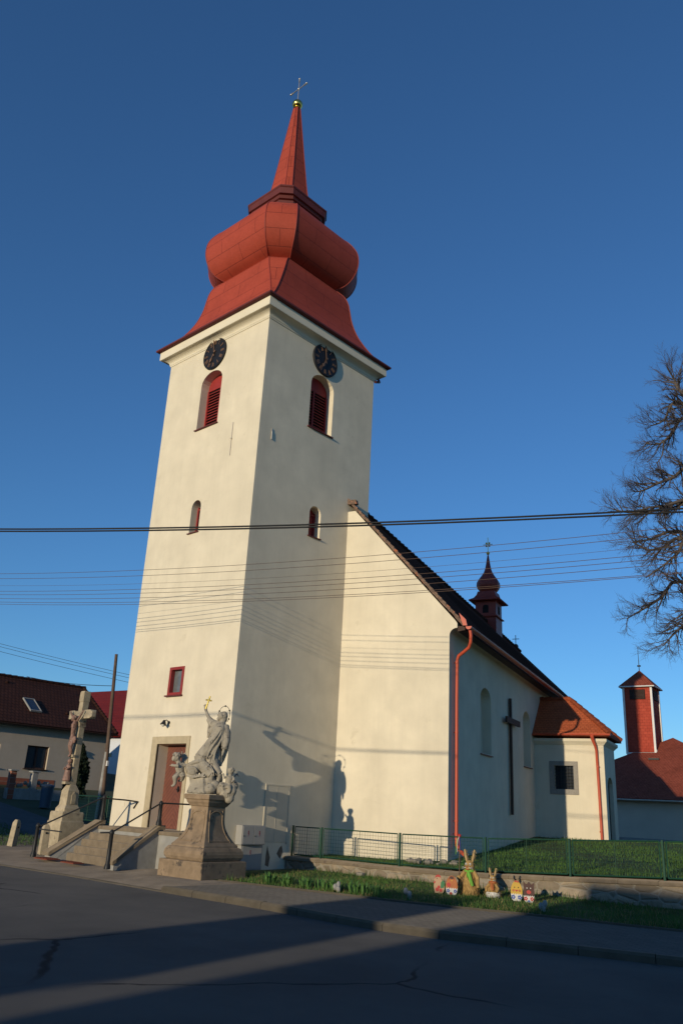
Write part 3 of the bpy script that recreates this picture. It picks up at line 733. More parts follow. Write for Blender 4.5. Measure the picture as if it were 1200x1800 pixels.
# ridge turret ----------------------------------------------------------
tt0 = 17.2; tc = NV(-3.8, tt0, 0)
def sq(a, z, ph=0): return [tc+ND*(a*x)+NN*(a*y)+Vector((0, 0, z)) for x, y in ((-1, -1), (1, -1), (1, 1), (-1, 1))]
def oc(a, z): return [tc+ND*(a*math.cos(R(22.5+45*k))*1.05)+NN*(a*math.sin(R(22.5+45*k))*1.05)+Vector((0, 0, z)) for k in range(8)]
b = MB(); b.loft([sq(.56, 9.6), sq(.56, 11.42)]); b.loft([sq(.64, 11.42), sq(.66, 11.46), sq(.57, 11.54)]); b.loft([sq(.545, 11.5), sq(.545, 12.30)])
tu = obj('ridge_turret', b, 'tin_plain', CH)
for d_, n_ in ((ND, NN), (NN, ND)):
    for s in (1, -1):
        c = tc+d_*(.546*s); b = MB()
        b._pr([c+n_*x+Vector((0, 0, z)) for x, z in arch(-.15, .15, 11.66, 12.0, 12.09, 6)], d_*(.012*s))
        obj('turret_opening', b, 'louvre_dark', tu)
b = MB(); b.loft([sq(.80, 12.28), sq(.84, 12.31), sq(.82, 12.36), sq(.62, 12.48), sq(.50, 12.66), sq(.45, 12.85)]); b.loft([oc(a, z) for z, a in ((12.84, .40), (12.92, .44), (13.05, .54), (13.22, .60), (13.40, .58), (13.60, .47), (13.80, .33), (13.98, .22), (14.2, .15), (14.5, .10), (14.95, .035))], smooth=True)
obj('turret_roof', b, 'tin_plain', tu)
b = MB(); b.ell(tc+Vector((0, 0, 15.06)), .095, 12, 8); b.tube([tc+Vector((0, 0, 15.1)), tc+Vector((0, 0, 15.95))], .018, 6); b.tube([tc+ND*-.26+Vector((0, 0, 15.55)), tc+ND*.26+Vector((0, 0, 15.55))], .018, 6)
for x, z in ((-.08, .08), (.08, .08), (-.08, -.08), (.08, -.08)): b.ell(tc+ND*x+Vector((0, 0, 15.55+z)), (.055, .055, .055), 8, 6)
obj('turret_cross', b, 'gold', tu)
b = MB(); p = NV(-3.8, 22.6, rz(-3.8, 22.6)); b.ell(p+Vector((0, 0, .08)), .16, 8, 6); b.tube([p, p+Vector((0, 0, .75))], .02, 6); b.tube([p+ND*-.2+Vector((0, 0, .52)), p+ND*.2+Vector((0, 0, .52))], .02, 6)
obj('ridge_cross', b, 'iron', CH)

# sacristy ----------------------------------------------------------------
SA = 10.5; SW = 2.74; SD = 2.55
sa = MB(); sa.loft([[NV(u, t, z) for u, t in ((-.2, SA), (SW, SA), (SW, SA+SD), (-.2, SA+SD))] for z in (.2, 4.76)])
WN = [(.79, 2.87), (1.545, 2.87), (1.545, 3.76), (.79, 3.76)]
def cutS(poly, d): m = MB(); m._pr([NV(a, SA-.3, z) for a, z in poly], NN*(.3+d)); return m
SDr = [(a+SA, z) for a, z in arch(.50, 1.75, .9, 3.05, 3.42, 8)]
def cutD(poly, d): m = MB(); m._pr([NV(SW+.3, a, z) for a, z in poly], -ND*(.3+d)); return m
me = carve(sa, [cutS(WN, .22), cutD(SDr, .2)]); obj('sacristy_wall', me, 'plaster', CH)
prf = [(.0, 4.56), (.03, 4.57), (.05, 4.60), (.13, 4.68), (.15, 4.70), (.15, 4.80), (0, 4.80)]
sc_ = MB(); sc_.loft([[NV(-.1, SA-o, z), NV(SW+o, SA-o, z), NV(SW+o, SA+SD+o, z), NV(-.1, SA+SD+o, z)] for o, z in prf], cap=False); obj('sacristy_cornice', sc_, 'plaster_trim', CH)
q = MB(); q.box(.60, 1.72, -.03, .03, 2.67, 2.87, lambda x, y, z: NV(x, SA+y, z)); q.box(.60, 1.72, -.03, .03, 3.76, 3.93, lambda x, y, z: NV(x, SA+y, z)); q.box(.60, .79, -.03, .03, 2.87, 3.76, lambda x, y, z: NV(x, SA+y, z)); q.box(1.545, 1.72, -.03, .03, 2.87, 3.76, lambda x, y, z: NV(x, SA+y, z))
ws = obj('barred_window', q, 'granite', CH, bevel=.008)
q = MB(); q.box(.79, 1.545, .19, .21, 2.87, 3.76, lambda x, y, z: NV(x, SA+y, z)); obj('window_pane', q, 'glass', ws)
q = MB()
for i in range(1, 6): q.tube([NV(.79+i*.126, SA+.05, 2.87), NV(.79+i*.126, SA+.05, 3.76)], .010, 6)
for i in range(1, 7): q.tube([NV(.79, SA+.065, 2.87+i*.127), NV(1.545, SA+.065, 2.87+i*.127)], .010, 6)
obj('window_bars', q, 'iron', ws)
q = MB(); q.loft([[NV(SW-.20+x, a, z) for a, z in SDr] for x in (0, .05)]); dd = obj('sacristy_door', q, 'wood_dark', CH)
q = MB(); q.tube([NV(SW-.14, SA+.7, 2.0), NV(SW-.08, SA+.7, 2.0), NV(SW-.08, SA+.82, 2.0)], .015, 6); obj('door_handle', q, 'iron', dd)
q = MB(); q.box(0, 1.5, .38, 1.95, .6, .93, lambda x, y, z: NV(SW+x*.35, SA+y, z)); obj('door_step', q, 'granite', CH, bevel=.01)
ov = .28; ez = 4.98; rzz = 6.52; rm = SA+SD/2
r_ = MB()
e = [NV(-.2, SA-ov, ez), NV(SW+ov, SA-ov, ez), NV(SW+ov, SA+SD+ov, ez), NV(-.2, SA+SD+ov, ez)]; rl, rr = NV(-.2, rm, rzz), NV(1.28, rm, rzz)
r_.quad(e[0], e[1], rr, rl); r_.quad(e[2], e[3], rl, rr)
a_, b__ = e[1], e[2]; L_ = (b__-a_).length
r_.add([e[1], e[2], rr], [(0, 1, 2)], [[(0, 0), (L_, 0), (L_/2, 2.1)]]); r_.add([x-Vector((0, 0, .1)) for x in e], [(3, 2, 1, 0)])
r_.add([x for p in e for x in (p, p-Vector((0, 0, .1)))], [(0, 1, 3, 2), (2, 3, 5, 4), (4, 5, 7, 6)])
sr = obj('sacristy_roof', r_, 'tile_orange', CH, recalc=False)
h = MB()
for P_, Q_ in ((e[1], rr), (e[2], rr), (rr, rl)):
    n_ = max(2, int((Q_-P_).length/.3))
    for i in range(n_): h.tube([P_.lerp(Q_, i/n_)+Vector((0, 0, .03)), P_.lerp(Q_, (i+1.1)/n_)+Vector((0, 0, .01))], [.10, .085], 7)
obj('hip_tiles', h, 'tile_orange', sr)
gutter(NV(.05, SA-ov-.06, 4.97), NV(SW+ov+.05, SA-ov-.06, 4.97), .075, 'gutter', parent=CH)
dp = MB(); dp.tube([NV(2.38, SA-ov-.06, 4.92), NV(2.40, SA-ov-.05, 4.75), NV(2.46, SA-.15, 4.5), NV(2.48, SA-.09, 4.35), NV(2.50, SA-.09, 3), NV(2.52, SA-.09, .75)], [.085, .065, .052, .052, .052, .052], 10)
d = obj('downpipe', dp, 'gutter', CH)
for z in (3.72, 1.35): q = MB(); q.tube([NV(2.50, SA-.09, z), NV(2.50, SA-.09, z+.05)], .063, 10); obj('pipe_clamp', q, 'gutter', d)

# ------------------------------------------------------------------ mission cross on the nave wall
mc = thing('mission_cross', 'tall dark wooden cross fixed to the shaded nave wall between two blind windows', 'cross', NV(.1, 6.7, 1.8))
b = MB(); b.loft([[NV(u, t, z) for u, t in ((.05, 6.63), (.13, 6.63), (.13, 6.77), (.05, 6.77))] for z in (1.80, 5.88)]); obj('upright', b, 'wood_dark', mc, bevel=.01)
b = MB(); b.loft([[NV(u, t, z) for u, z in ((.132, 4.93), (.21, 4.93), (.21, 5.14), (.132, 5.14))] for t in (5.80, 7.62)]); obj('crossbeam', b, 'wood_dark', mc, bevel=.01)
# lamp over the door
lm = thing('wall_lamp', 'small black wall lamp above the church door', 'lamp', (-2.86, -.02, 3.75))
b = MB(); b.tube([(-2.86, -.001, 3.86), (-2.86, -.03, 3.86)], .05, 10); b.tube([(-2.86, -.02, 3.86), (-2.86, -.10, 3.93), (-2.88, -.17, 3.91)], .014, 6); obj('lamp_arm', b, 'iron', lm)
b = MB(); b.tube([(-2.88, -.17, 3.92), (-2.88, -.18, 3.86), (-2.88, -.20, 3.78)], [.035, .055, .10], 12); obj('lamp_shade', b, 'iron', lm)
b = MB(); b.ell((-2.88, -.20, 3.78), .055, 8, 6); obj('lamp_bulb', b, 'white', lm)

# ------------------------------------------------------------------ staircase
ST = thing('staircase', 'worn stone steps with sloping side walls leading up to the church door', 'steps', (-2.7, -1.3, PV))
LZ = .87; XR, XLf = -1.22, -4.30
b = MB(); b.box(XLf, -.30, -1.10, -.005, PV-.1, LZ-.09); obj('landing_wall', b, 'conc', ST, bevel=.01)
b = MB(); b.box(XLf-.03, -.27, -1.14, -.004, LZ-.088, LZ); obj('landing', b, 'stone_step', ST, bevel=.015)
nst = 5; rise = (LZ-PV)/nst; tread = .215
for i in range(nst-1):
    z = LZ-rise*(i+1); y1 = -1.10-tread*i; ex = .06*(i == nst-2)
    b = MB(); b.box(XLf+.05+.02*i, XR-.24-.01*i, y1-tread-.02, y1-.002, z-rise-(.05 if i == nst-2 else .02), z); obj('step', b, 'stone_step', ST, bevel=.022)
def cheek(xa, xb, sk):
    b = MB(); prof = [(-.98, -.2), (-.98, LZ+.05), (-1.12, LZ+.05), (-2.34, .05), (-2.34, -.2)]
    b.loft([[(x+sk*max(0, -y-1.1), y, z) for y, z in prof] for x in (xa+.04, xb-.04)])
    o = obj('side_wall', b, 'conc', ST)
    c = MB(); cp = [(-.95, LZ+.04), (-1.13, LZ+.04), (-2.40, .03), (-2.40, .13), (-1.10, LZ+.15), (-.95, LZ+.15)]
    c.loft([[(x+sk*max(0, -y-1.1), y, z) for y, z in cp] for x in (xa, xb)]); obj('coping', c, 'stone_step', o, bevel=.02)
cheek(XR-.26, XR+.06, -.06); cheek(XLf-.10, XLf+.24, -.28)
# railings -----------------------------------------------------------
def bar_post(P, h, T, r=.055):
    x, y, z = P; b = MB()
    b.tube([(x, y, z), (x, y, z+.05), (x, y, z+.10), (x, y, z+.14), (x, y, z+h-.12), (x, y, z+h-.10), (x, y, z+h-.05), (x, y, z+h)], [r*1.5, r*1.45, r*1.3, r, r*.92, r*1.15, r*1.1, r*.35], 12)
    return obj('post', b, 'iron', T)
rr_ = thing('handrail', 'black iron handrail on the right side wall of the church steps', 'handrail', (-1.15, -2.6, PV))
bar_post((-1.12, -2.62, PV), .93, rr_); bar_post((-1.19, -1.16, LZ+.15), .62, rr_)
b = MB(); b.tube([(-1.36, -2.80, .80), (-1.12, -2.62, .82), (-1.19, -1.16, 1.58), (-.62, -.45, 1.58), (-.54, -.36, 1.52), (-.50, -.30, 1.36)], .021, 8); obj('rail', b, 'iron', rr_)
rl_ = thing('handrail', 'black iron handrail on the left side wall of the church steps, before the stone crucifix', 'handrail', (-5.1, -2.35, PV))
bar_post((-5.15, -2.45, PV), .90, rl_); bar_post((-4.18, -1.02, LZ+.15), .70, rl_)
b = MB(); b.tube([(-5.15, -2.45, .74), (-4.18, -1.02, 1.66)], .021, 8); b.tube([(-4.18, -1.02, 1.62), (-4.0, -.40, 1.60), (-3.92, -.03, 1.57), (-4.0, -.02, 1.50), (-4.1, -.03, 1.38)], .021, 8); b.tube([(-5.15, -2.45, .70), (-4.55, -2.02, .66)], .018, 8); obj('rail', b, 'iron', rl_)
# mats
for (x0, x1, y0, y1, lb) in ((-4.55, -3.85, -2.75, -2.35, 'rust red foot grate on the ground left of the lowest church step'), (-3.2, -2.55, -2.72, -2.40, 'rust red foot grate at the middle of the lowest church step')):
    b = MB(); b.box(x0, x1, y0, y1, PV+.006, PV+.03)
    for i in range(8): b.box(x0+.03+i*(x1-x0-.06)/8, x0+.06+i*(x1-x0-.06)/8, y0+.02, y1-.02, PV+.03, PV+.045)
    tag(obj('foot_grate', b, 'mat_red', bevel=.004), lb, 'foot grate', 'foot grates by the church steps')

# ------------------------------------------------------------------ statue
TH = R(43.2)
SO = Vector((1.13, -1.42, PV))
S_ = thing('saint_statue', 'carved sandstone saint raising a gilded cross on a flared pedestal beside the church tower', 'statue', SO, TH)
def sqp(a, z, rot=R(-38.0)):
    return [(a*1.41421*math.cos(rot+R(45+90*k)), a*1.41421*math.sin(rot+R(45+90*k)), z) for k in range(4)]
def sqloft(prof, name, mat, parent, bev=.012):
    b = MB(); b.loft([sqp(a, z) for z, a in prof]); return obj(name, b, mat, parent, local=True, bevel=bev)
pd = sqloft([(0, .755), (.36, .75), (.38, .74)], 'pedestal_base', 'sand_warm', S_, .02)
sqloft([(.36, .60), (.40, .64), (.46, .675), (.53, .685), (.60, .67), (.66, .63), (.68, .60)], 'pedestal_torus', 'sand_warm', S_, 0)
prof = [(.68, .575), (.72, .57)]+[(.72+.62*t, .302+.268*(1-t)**2.1) for t in [i/12 for i in range(1, 13)]]+[(1.60, .298), (1.62, .33), (1.64, .33)]
sqloft(prof, 'pedestal_die', 'sand_warm', S_, 0)
sqloft([(1.63, .335), (1.66, .355), (1.70, .385), (1.74, .395), (1.76, .40), (1.765, .435), (1.87, .44), (1.885, .42)], 'pedestal_cap', 'sand_warm', S_, .008)
# raised panel frames on the two visible faces
b = MB()
for rot in (R(-38), R(-38)-R(90)):
    c_, s_ = math.cos(rot), math.sin(rot)
    def pf(z): 
        if z < 1.34: return .302+.268*(1-(z-.72)/.62)**2.1
        return .30
    for sgn in (-1, 1): b.tube([(c_*(pf(z)+.004)-s_*sgn*(pf(z)*.72), s_*(pf(z)+.004)+c_*sgn*(pf(z)*.72), z) for z in [.80+.08*i for i in range(10)]], .016, 6)
    b.tube([(c_*(pf(1.5)+.006)-s_*k*.2, s_*(pf(1.5)+.006)+c_*k*.2, 1.50-.07*k*k) for k in (-1, -.6, -.2, .2, .6, 1)], .018, 6)
    b.tube([(c_*(pf(.82)+.004)-s_*k, s_*(pf(.82)+.004)+c_*k, .82) for k in (-.32, .32)], .016, 6)
obj('panel_moulding', b, 'sand_warm', S_, local=True)
def T3(P): return Vector(P)
g = MB()
# rock and cloud base
g.loft([[(-.56, -.2, 1.90), (-.12, -.34, 1.90), (.22, -.1, 1.90), (.1, .32, 1.90), (-.5, .3, 1.90)], [(-.50, -.16, 2.12), (-.15, -.28, 2.12), (.16, -.1, 2.14), (.05, .26, 2.12), (-.46, .24, 2.12)], [(-.56, -.14, 2.34), (-.18, -.22, 2.34), (.05, -.05, 2.36), (0, .2, 2.36), (-.5, .2, 2.34)]])
for c, r in (((.02, -.20, 2.02), (.15, .13, .13)), ((.12, -.14, 2.10), (.13, .12, .13)), ((-.02, -.12, 2.22), (.14, .13, .13)), ((-.10, .05, 2.45), (.22, .2, .2)), ((-.46, -.10, 2.42), (.16, .16, .15)), ((-.56, -.02, 2.50), (.13, .13, .13)), ((-.34, -.05, 2.52), (.18, .17, .13)), ((.14, .1, 2.25), (.14, .16, .2))): g.ell(c, r, 14, 10)
for c, r0_, n_ in (((-.46, -.24, 2.40), .13, 1),):
    g.tube([(c[0]+(r0_-.009*i)*math.cos(i*.55), c[1]+.012*i*.2, c[2]+(r0_-.009*i)*math.sin(i*.55)) for i in range(14)], .026, 6)
g.tube([(-.62, -.1, 2.55), (-.48, -.16, 2.62), (-.34, -.18, 2.66), (-.2, -.15, 2.66)], [.03, .05, .05, .04], 8)
for a in (0, .07, .14): g.tube([(-.60+a, -.16, 2.30), (-.44+a, -.24, 2.26+a*.2), (-.26+a, -.26, 2.30), (-.16+a*.5, -.22, 2.42)], .02, 6)
cl = obj('cloud_base', sculpt(g, .013, 1, .02, .06), 'sand_grey', S_, local=True)
# saint
g = MB()
g.tube([(-.40, 0, 2.62), (-.33, 0, 2.74), (-.20, .02, 2.88), (-.10, .04, 3.02), (-.02, .07, 3.18), (.05, .10, 3.34), (.09, .12, 3.48), (.12, .14, 3.58), (.135, .15, 3.66)], [.10, .19, .225, .225, .21, .22, .225, .17, .09], 18, flat=.85)
g.tube([(.13, .15, 3.62), (.125, .16, 3.74)], [.085, .075], 12)                         # neck
g.ell((.09, .17, 3.815), (.095, .105, .125), 16, 12, Matrix.Rotation(R(-30), 3, 'Y'))    # head tipped up to the left
g.ell((.145, .19, 3.84), (.10, .115, .115), 14, 10)                                        # hair
g.ell((.16, .19, 3.75), (.075, .10, .09), 12, 8)
g.tube([(.03, .15, 3.86), (-.028, .145, 3.855), (.005, .15, 3.82)], [.02, .022, .02], 8)   # nose
g.ell((.012, .155, 3.755), (.05, .06, .05), 10, 8); g.tube([(.0, .15, 3.75), (-.01, .155, 3.70)], [.04, .012], 8)  # chin and beard
g.ell((.03, .10, 3.865), (.028, .02, .014), 8, 6); g.ell((.03, .21, 3.865), (.028, .02, .014), 8, 6)              # brows
g.tube([(.10, .075, 3.82), (.11, .07, 3.78)], [.022, .016], 8)                           # ear
# right arm raised with its hanging sleeve
g.tube([(.06, .15, 3.56), (-.06, .24, 3.60), (-.19, .34, 3.67), (-.27, .41, 3.76)], [.13, .125, .10, .075], 12)
g.tube([(-.24, .39, 3.74), (-.33, .45, 3.87), (-.38, .49, 3.97), (-.40, .50, 4.02)], [.055, .045, .038, .040], 10)
g.tube([(-.02, .20, 3.52), (-.12, .28, 3.46), (-.20, .34, 3.40), (-.24, .36, 3.30)], [.11, .10, .07, .035], 10); g.tube([(-.19, .34, 3.64), (-.22, .36, 3.45), (-.235, .36, 3.28)], [.085, .06, .03], 10)
g.ell((-.41, .505, 4.055), (.042, .03, .05), 10, 8)                                       # palm
for i, (dx, dz, L) in enumerate(((-.045, .05, .06), (-.025, .065, .07), (-.002, .068, .065), (.02, .06, .05))):
    g.tube([(-.41+dx*.6, .50, 4.075), (-.41+dx, .485, 4.075+dz*.7), (-.40+dx*.8, .465, 4.075+dz)], [.013, .012, .010], 6)
g.tube([(-.385, .49, 4.05), (-.355, .47, 4.08), (-.36, .46, 4.105)], [.014, .012, .010], 6)
# left arm hanging under the cloak
g.tube([(.19, .12, 3.58), (.25, .08, 3.40), (.265, .05, 3.20), (.255, .02, 3.05), (.25, 0, 2.99)], [.115, .125, .12, .10, .075], 14)
g.tube([(.25, .0, 3.0), (.235, -.03, 2.90)], [.042, .038], 8); g.ell((.23, -.035, 2.87), (.03, .04, .05), 8, 6)
for i in range(4): g.tube([(.215+.012*i, -.06+.018*i, 2.86), (.21+.012*i, -.065+.018*i, 2.80+.004*i)], [.012, .009], 6)
g.tube([(.25, -.01, 2.89), (.262, -.03, 2.84)], [.013, .010], 6)
# cloak over the back
g.tube([(.18, .26, 3.60), (.22, .26, 3.30), (.20, .25, 3.0), (.14, .22, 2.75), (.13, .2, 2.58)], [.10, .14, .13, .12, .05], 12)
for x, y in ((.06, -.02), (.12, .02), (.17, .08)): g.tube([(x-.02, y, 3.02), (x+.01, y-.02, 2.80), (x+.03, y-.02, 2.58)], [.04, .05, .028], 8)
# lower robe and the two bent legs
g.tube([(-.30, .0, 2.78), (-.28, -.06, 2.62), (-.14, -.14, 2.46), (.02, -.19, 2.34)], [.19, .15, .125, .10], 14)
g.tube([(.02, -.19, 2.36), (.02, -.18, 2.24), (-.01, -.19, 2.15)], [.085, .06, .05], 10); g.tube([(-.01, -.19, 2.15), (-.06, -.26, 2.12)], [.05, .03], 8)
g.tube([(-.04, .0, 2.78), (.04, -.05, 2.58), (.14, -.09, 2.46), (.21, -.10, 2.38)], [.17, .13, .10, .085], 12)
g.tube([(.21, -.10, 2.39), (.20, -.09, 2.26), (.17, -.10, 2.17)], [.075, .055, .045], 10); g.tube([(.17, -.10, 2.17), (.12, -.17, 2.13)], [.045, .028], 8)
g.tube([(-.40, 0, 2.66), (-.46, .02, 2.60), (-.40, -.05, 2.55), (-.30, -.10, 2.50)], [.06, .05, .06, .05], 8)
# folds
for a, b2 in (((.10, -.10, 3.46), (-.24, -.16, 2.78)), ((.04, -.11, 3.38), (-.32, -.15, 2.80)), ((-.02, -.09, 3.22), (-.36, -.14, 2.76)), ((.13, -.08, 3.40), (-.14, -.17, 2.72)), ((.14, -.06, 3.2), (-.06, -.17, 2.66)), ((.16, -.04, 3.3), (.04, -.16, 2.70)), ((-.06, -.03, 3.2), (-.38, -.09, 2.72))):
    m_ = [(a[0]+(b2[0]-a[0])*t+.03*math.sin(t*5+a[0]*9), a[1]+(b2[1]-a[1])*t-.035*math.sin(math.pi*t), a[2]+(b2[2]-a[2])*t) for t in (0, .25, .5, .75, 1)]
    g.tube(m_, [.012, .026, .03, .028, .014], 6)
for i in range(5): g.tube([(-.26+.06*i, -.14-.015*i, 2.74-.04*i), (-.16+.06*i, -.22-.015*i, 2.58-.04*i), (-.10+.05*i, -.22-.01*i, 2.44-.03*i)], [.012, .022, .010], 6)
for i in range(4): g.tube([(.16+.035*i, -.02+.01*i, 3.52), (.19+.032*i, -.06+.01*i, 3.25), (.20+.025*i, -.07+.01*i, 3.0)], [.010, .02, .012], 6)
for i in range(3): g.tube([(.0-.06*i, .10+.07*i, 3.62), (-.06-.06*i, .14+.07*i, 3.44), (-.10-.05*i, .18+.06*i, 3.34)], [.010, .018, .010], 6)
obj('saint_figure', sculpt(g, .0105, 1, .010, .045), 'sand_grey', S_, local=True)
# halo of stars and gilded cross
b = MB(); n_ = 26; hc = Vector((.14, .19, 3.86)); hx = Vector((.684, -.729, 0)).normalized(); hx = Vector((.73, -.684, 0))
ring = [hc+Vector((.73, -.684, 0))*(.23*math.cos(R(-50+280*i/(n_-1))))+Vector((0, 0, 1))*(.23*math.sin(R(-50+280*i/(n_-1)))) for i in range(n_)]
b.tube(ring, .0065, 6)
for i in (2, 7, 12, 18, 23): b.ell(ring[i], .024, 8, 6)
obj('star_halo', b, 'iron', S_, local=True)
b = MB()
def gc(p, q, wd): b.tube([p, q], wd, 4)
p0, p1 = Vector((-.395, .47, 4.02)), Vector((-.315, .49, 4.36)); gc(p0, p1, .022)
d_ = (p1-p0).normalized(); sd = Vector((.80, -.50, -.15)).normalized(); c0 = p0.lerp(p1, .68); gc(c0-sd*.10, c0+sd*.10, .02)
obj('gilded_cross', b, 'gilt_flat', S_, local=True)
# cherubs
def cherub(g, hd, ch, hp, arms, legs, r=1.0, look=(-1, 0, 0)):
    look = Vector(look).normalized()
    g.ell(hd, (.105*r, .105*r, .115*r), 14, 10); h = Vector(hd); n_ = Vector((0, 0, 1))
    g.ell(h+look*.095*r+Vector((0, 0, -.01)), .026*r, 8, 6); g.ell(h+look*.07*r+Vector((0, 0, -.055*r)), (.055*r, .055*r, .04*r), 8, 6)
    sd_ = look.cross(n_).normalized()
    for s in (-1, 1):
        g.ell(h+look*.07*r+sd_*s*.05*r+Vector((0, 0, -.02*r)), .038*r, 8, 6); g.ell(h+sd_*s*.10*r, (.025*r, .025*r, .03*r), 8, 6)
    for i in range(22):
        a = i*2.4; zz = .2+.8*(i/22); rr2 = math.sqrt(max(0, 1-(zz-.1)**2)); q = Vector((math.cos(a)*rr2, math.sin(a)*rr2, zz))*.10*r
        if q.normalized().dot(look) < .75: g.ell(h+q, .034*r, 8, 6)
    g.tube([hd, ch], [.055*r, .07*r], 8); g.tube([ch, (Vector(ch)+Vector(hp))/2, hp], [.105*r, .115*r, .10*r], 12)
    for P in arms: g.tube(P, [.05*r]+[.042*r]*(len(P)-2)+[.03*r], 8); g.ell(P[-1], (.034*r, .03*r, .04*r), 8, 6); [g.tube([P[-1], Vector(P[-1])+(Vector(P[-1])-Vector(P[-2])).normalized()*.055*r+Vector((.014*(k-1.5), .008*(k-1.5), .01*(k-1.5)))*r], [.012*r, .009*r], 5) for k in range(4)]
    for P in legs: g.tube(P, [.075*r, .07*r]+[.05*r]*(len(P)-3)+[.036*r], 10); g.ell(Vector(P[-1])+look*.03*r, (.05*r, .035*r, .03*r), 8, 6)
g = MB()
cherub(g, (-.92, -.06, 2.735), (-.84, -.04, 2.58), (-.79, -.02, 2.38), [[(-.77, -.06, 2.58), (-.66, -.05, 2.54), (-.58, 0, 2.60)], [(-.86, -.10, 2.56), (-.84, -.20, 2.52), (-.98, -.18, 2.53)]], [[(-.83, -.05, 2.34), (-.90, -.12, 2.24), (-.88, -.08, 2.14), (-.90, -.08, 2.05)], [(-.75, .0, 2.36), (-.70, -.10, 2.28), (-.72, -.02, 2.22), (-.76, .02, 2.18)]], 1.0, (-.85, -.5, -.1))
g.tube([(-.80, .10, 2.62), (-.80, .16, 2.76), (-.84, .14, 2.90)], [.04, .07, .03], 8, flat=.4); g.tube([(-.76, .06, 2.60), (-.72, .14, 2.74), (-.76, .12, 2.86)], [.04, .07, .03], 8, flat=.4)
obj('cherub', sculpt(g, .011, 2, .008, .04), 'sand_grey', S_, local=True)
g = MB()
cherub(g, (.49, -.14, 2.47), (.48, -.14, 2.33), (.45, -.12, 2.16), [[(.42, -.16, 2.34), (.35, -.20, 2.30), (.31, -.14, 2.38)], [(.54, -.12, 2.34), (.60, -.16, 2.26), (.56, -.22, 2.22)]], [[(.40, -.16, 2.14), (.32, -.24, 2.10), (.36, -.22, 2.02), (.40, -.22, 1.96)], [(.50, -.14, 2.14), (.50, -.26, 2.08), (.52, -.24, 2.0), (.50, -.24, 1.94)]], .78, (-.5, -.5, .55))
for c, r in (((.30, -.12, 2.05), (.15, .12, .15)), ((.42, -.12, 1.94), (.16, .13, .15)), ((.54, -.1, 2.02), (.14, .13, .18)), ((.50, -.1, 1.82), (.13, .11, .12)), ((.60, -.06, 2.12), (.10, .1, .12)), ((.36, -.02, 1.86), (.12, .14, .10)), ((.22, .0, 2.0), (.12, .2, .12))): g.ell(c, r, 14, 10)
g.tube([(.30+(.12-.008*i)*math.cos(i*.6), -.235+.004*i, 2.05+(.12-.008*i)*math.sin(i*.6)) for i in range(13)], .022, 6)
for i in range(4): g.tube([(.42+.05*i, -.22+.02*i, 2.14), (.50+.045*i, -.23+.02*i, 2.0), (.46+.04*i, -.22+.02*i, 1.84)], [.015, .026, .012], 6)
g.tube([(.56, .0, 2.34), (.64, .06, 2.42), (.68, .06, 2.34)], [.03, .06, .02], 8, flat=.4)
obj('cherub', sculpt(g, .011, 2, .008, .04), 'sand_grey', S_, local=True)

# ------------------------------------------------------------------ stone crucifix
WC = thing('wayside_cross', 'tall pale stone crucifix with a dark figure of Christ left of the church steps', 'cross', (-7.2, -.35, PV))
wx, wy = -7.15, -.42
def sq4(a, z, b_=None): b_ = b_ or a; return [(wx-a, wy-b_, z), (wx+a, wy-b_, z), (wx+a, wy+b_, z), (wx-a, wy+b_, z)]
def sl4(prof, name, bev=.015):
    b = MB(); b.loft([sq4(a, z) for z, a in prof]); return obj(name, b, 'sand', WC, bevel=bev)
sl4([(PV-.15, .50), (.10, .50), (.14, .46)], 'plinth'); sl4([(.13, .42), (.86, .415), (.88, .385), (1.12, .38), (1.155, .36)], 'base_block')
sl4([(1.15, .285), (1.25, .28), (1.32, .235), (1.36, .215), (1.78, .205), (1.90, .15), (1.98, .108)], 'lower_shaft')
b = MB(); b._pr([Vector((wx+.20, wy+y, z)) for y, z in ((-.06, 1.38), (.10, 1.38), (.10, 1.66), (.02, 1.76), (-.06, 1.66))], Vector((.03, 0, 0))); obj('side_relief', b, 'sand', WC, bevel=.008)
b = MB(); b.loft([sq4(.108, 1.97), sq4(.098, 3.80)]); b.loft([sq4(.122, 3.80), sq4(.122, 4.0)]); b.loft([sq4(.118, 4.0), sq4(.114, 4.62)]); b.loft([sq4(.128, 4.62), sq4(.128, 4.92), sq4(.11, 4.96)]); obj('shaft', b, 'sand', WC, bevel=.012)
b = MB(); b.loft([[(x, wy+sy*k, 4.19+sz*k) for sy, sz in ((-.125, -.14), (.125, -.14), (.125, .14), (-.125, .14))] for x, k in ((wx-.70, .55), (wx-.62, 1), (wx-.30, 1), (wx-.29, .8), (wx+.29, .8), (wx+.30, 1), (wx+.62, 1), (wx+.70, .55))]); obj('crossbeam', b, 'sand', WC, bevel=.012)
g = MB(); fy0 = wy-.215
def Q(x, z, d=0): return (wx+x, fy0-d, z)
g.tube([Q(0, 3.98), Q(.01, 3.85, .02), Q(.015, 3.70, .03), Q(.0, 3.56, .02), Q(0, 3.46)], [.055, .10, .085, .078, .08], 14, flat=.75)
g.tube([Q(-.10, 3.96), Q(-.24, 4.12), Q(-.36, 4.24)], [.042, .034, .025], 8); g.tube([Q(.10, 3.96), Q(.24, 4.12), Q(.36, 4.24)], [.042, .034, .025], 8)
for s in (-1, 1):
    g.ell(Q(.38*s, 4.255), (.03, .02, .035), 8, 6)
    for k in range(4): g.tube([Q(.38*s+.012*(k-1.5), 4.275), Q(.39*s+.016*(k-1.5), 4.32, .01)], [.010, .008], 5)
    g.tube([Q(.36*s, 4.26), Q(.34*s, 4.29, .01)], [.010, .008], 5)
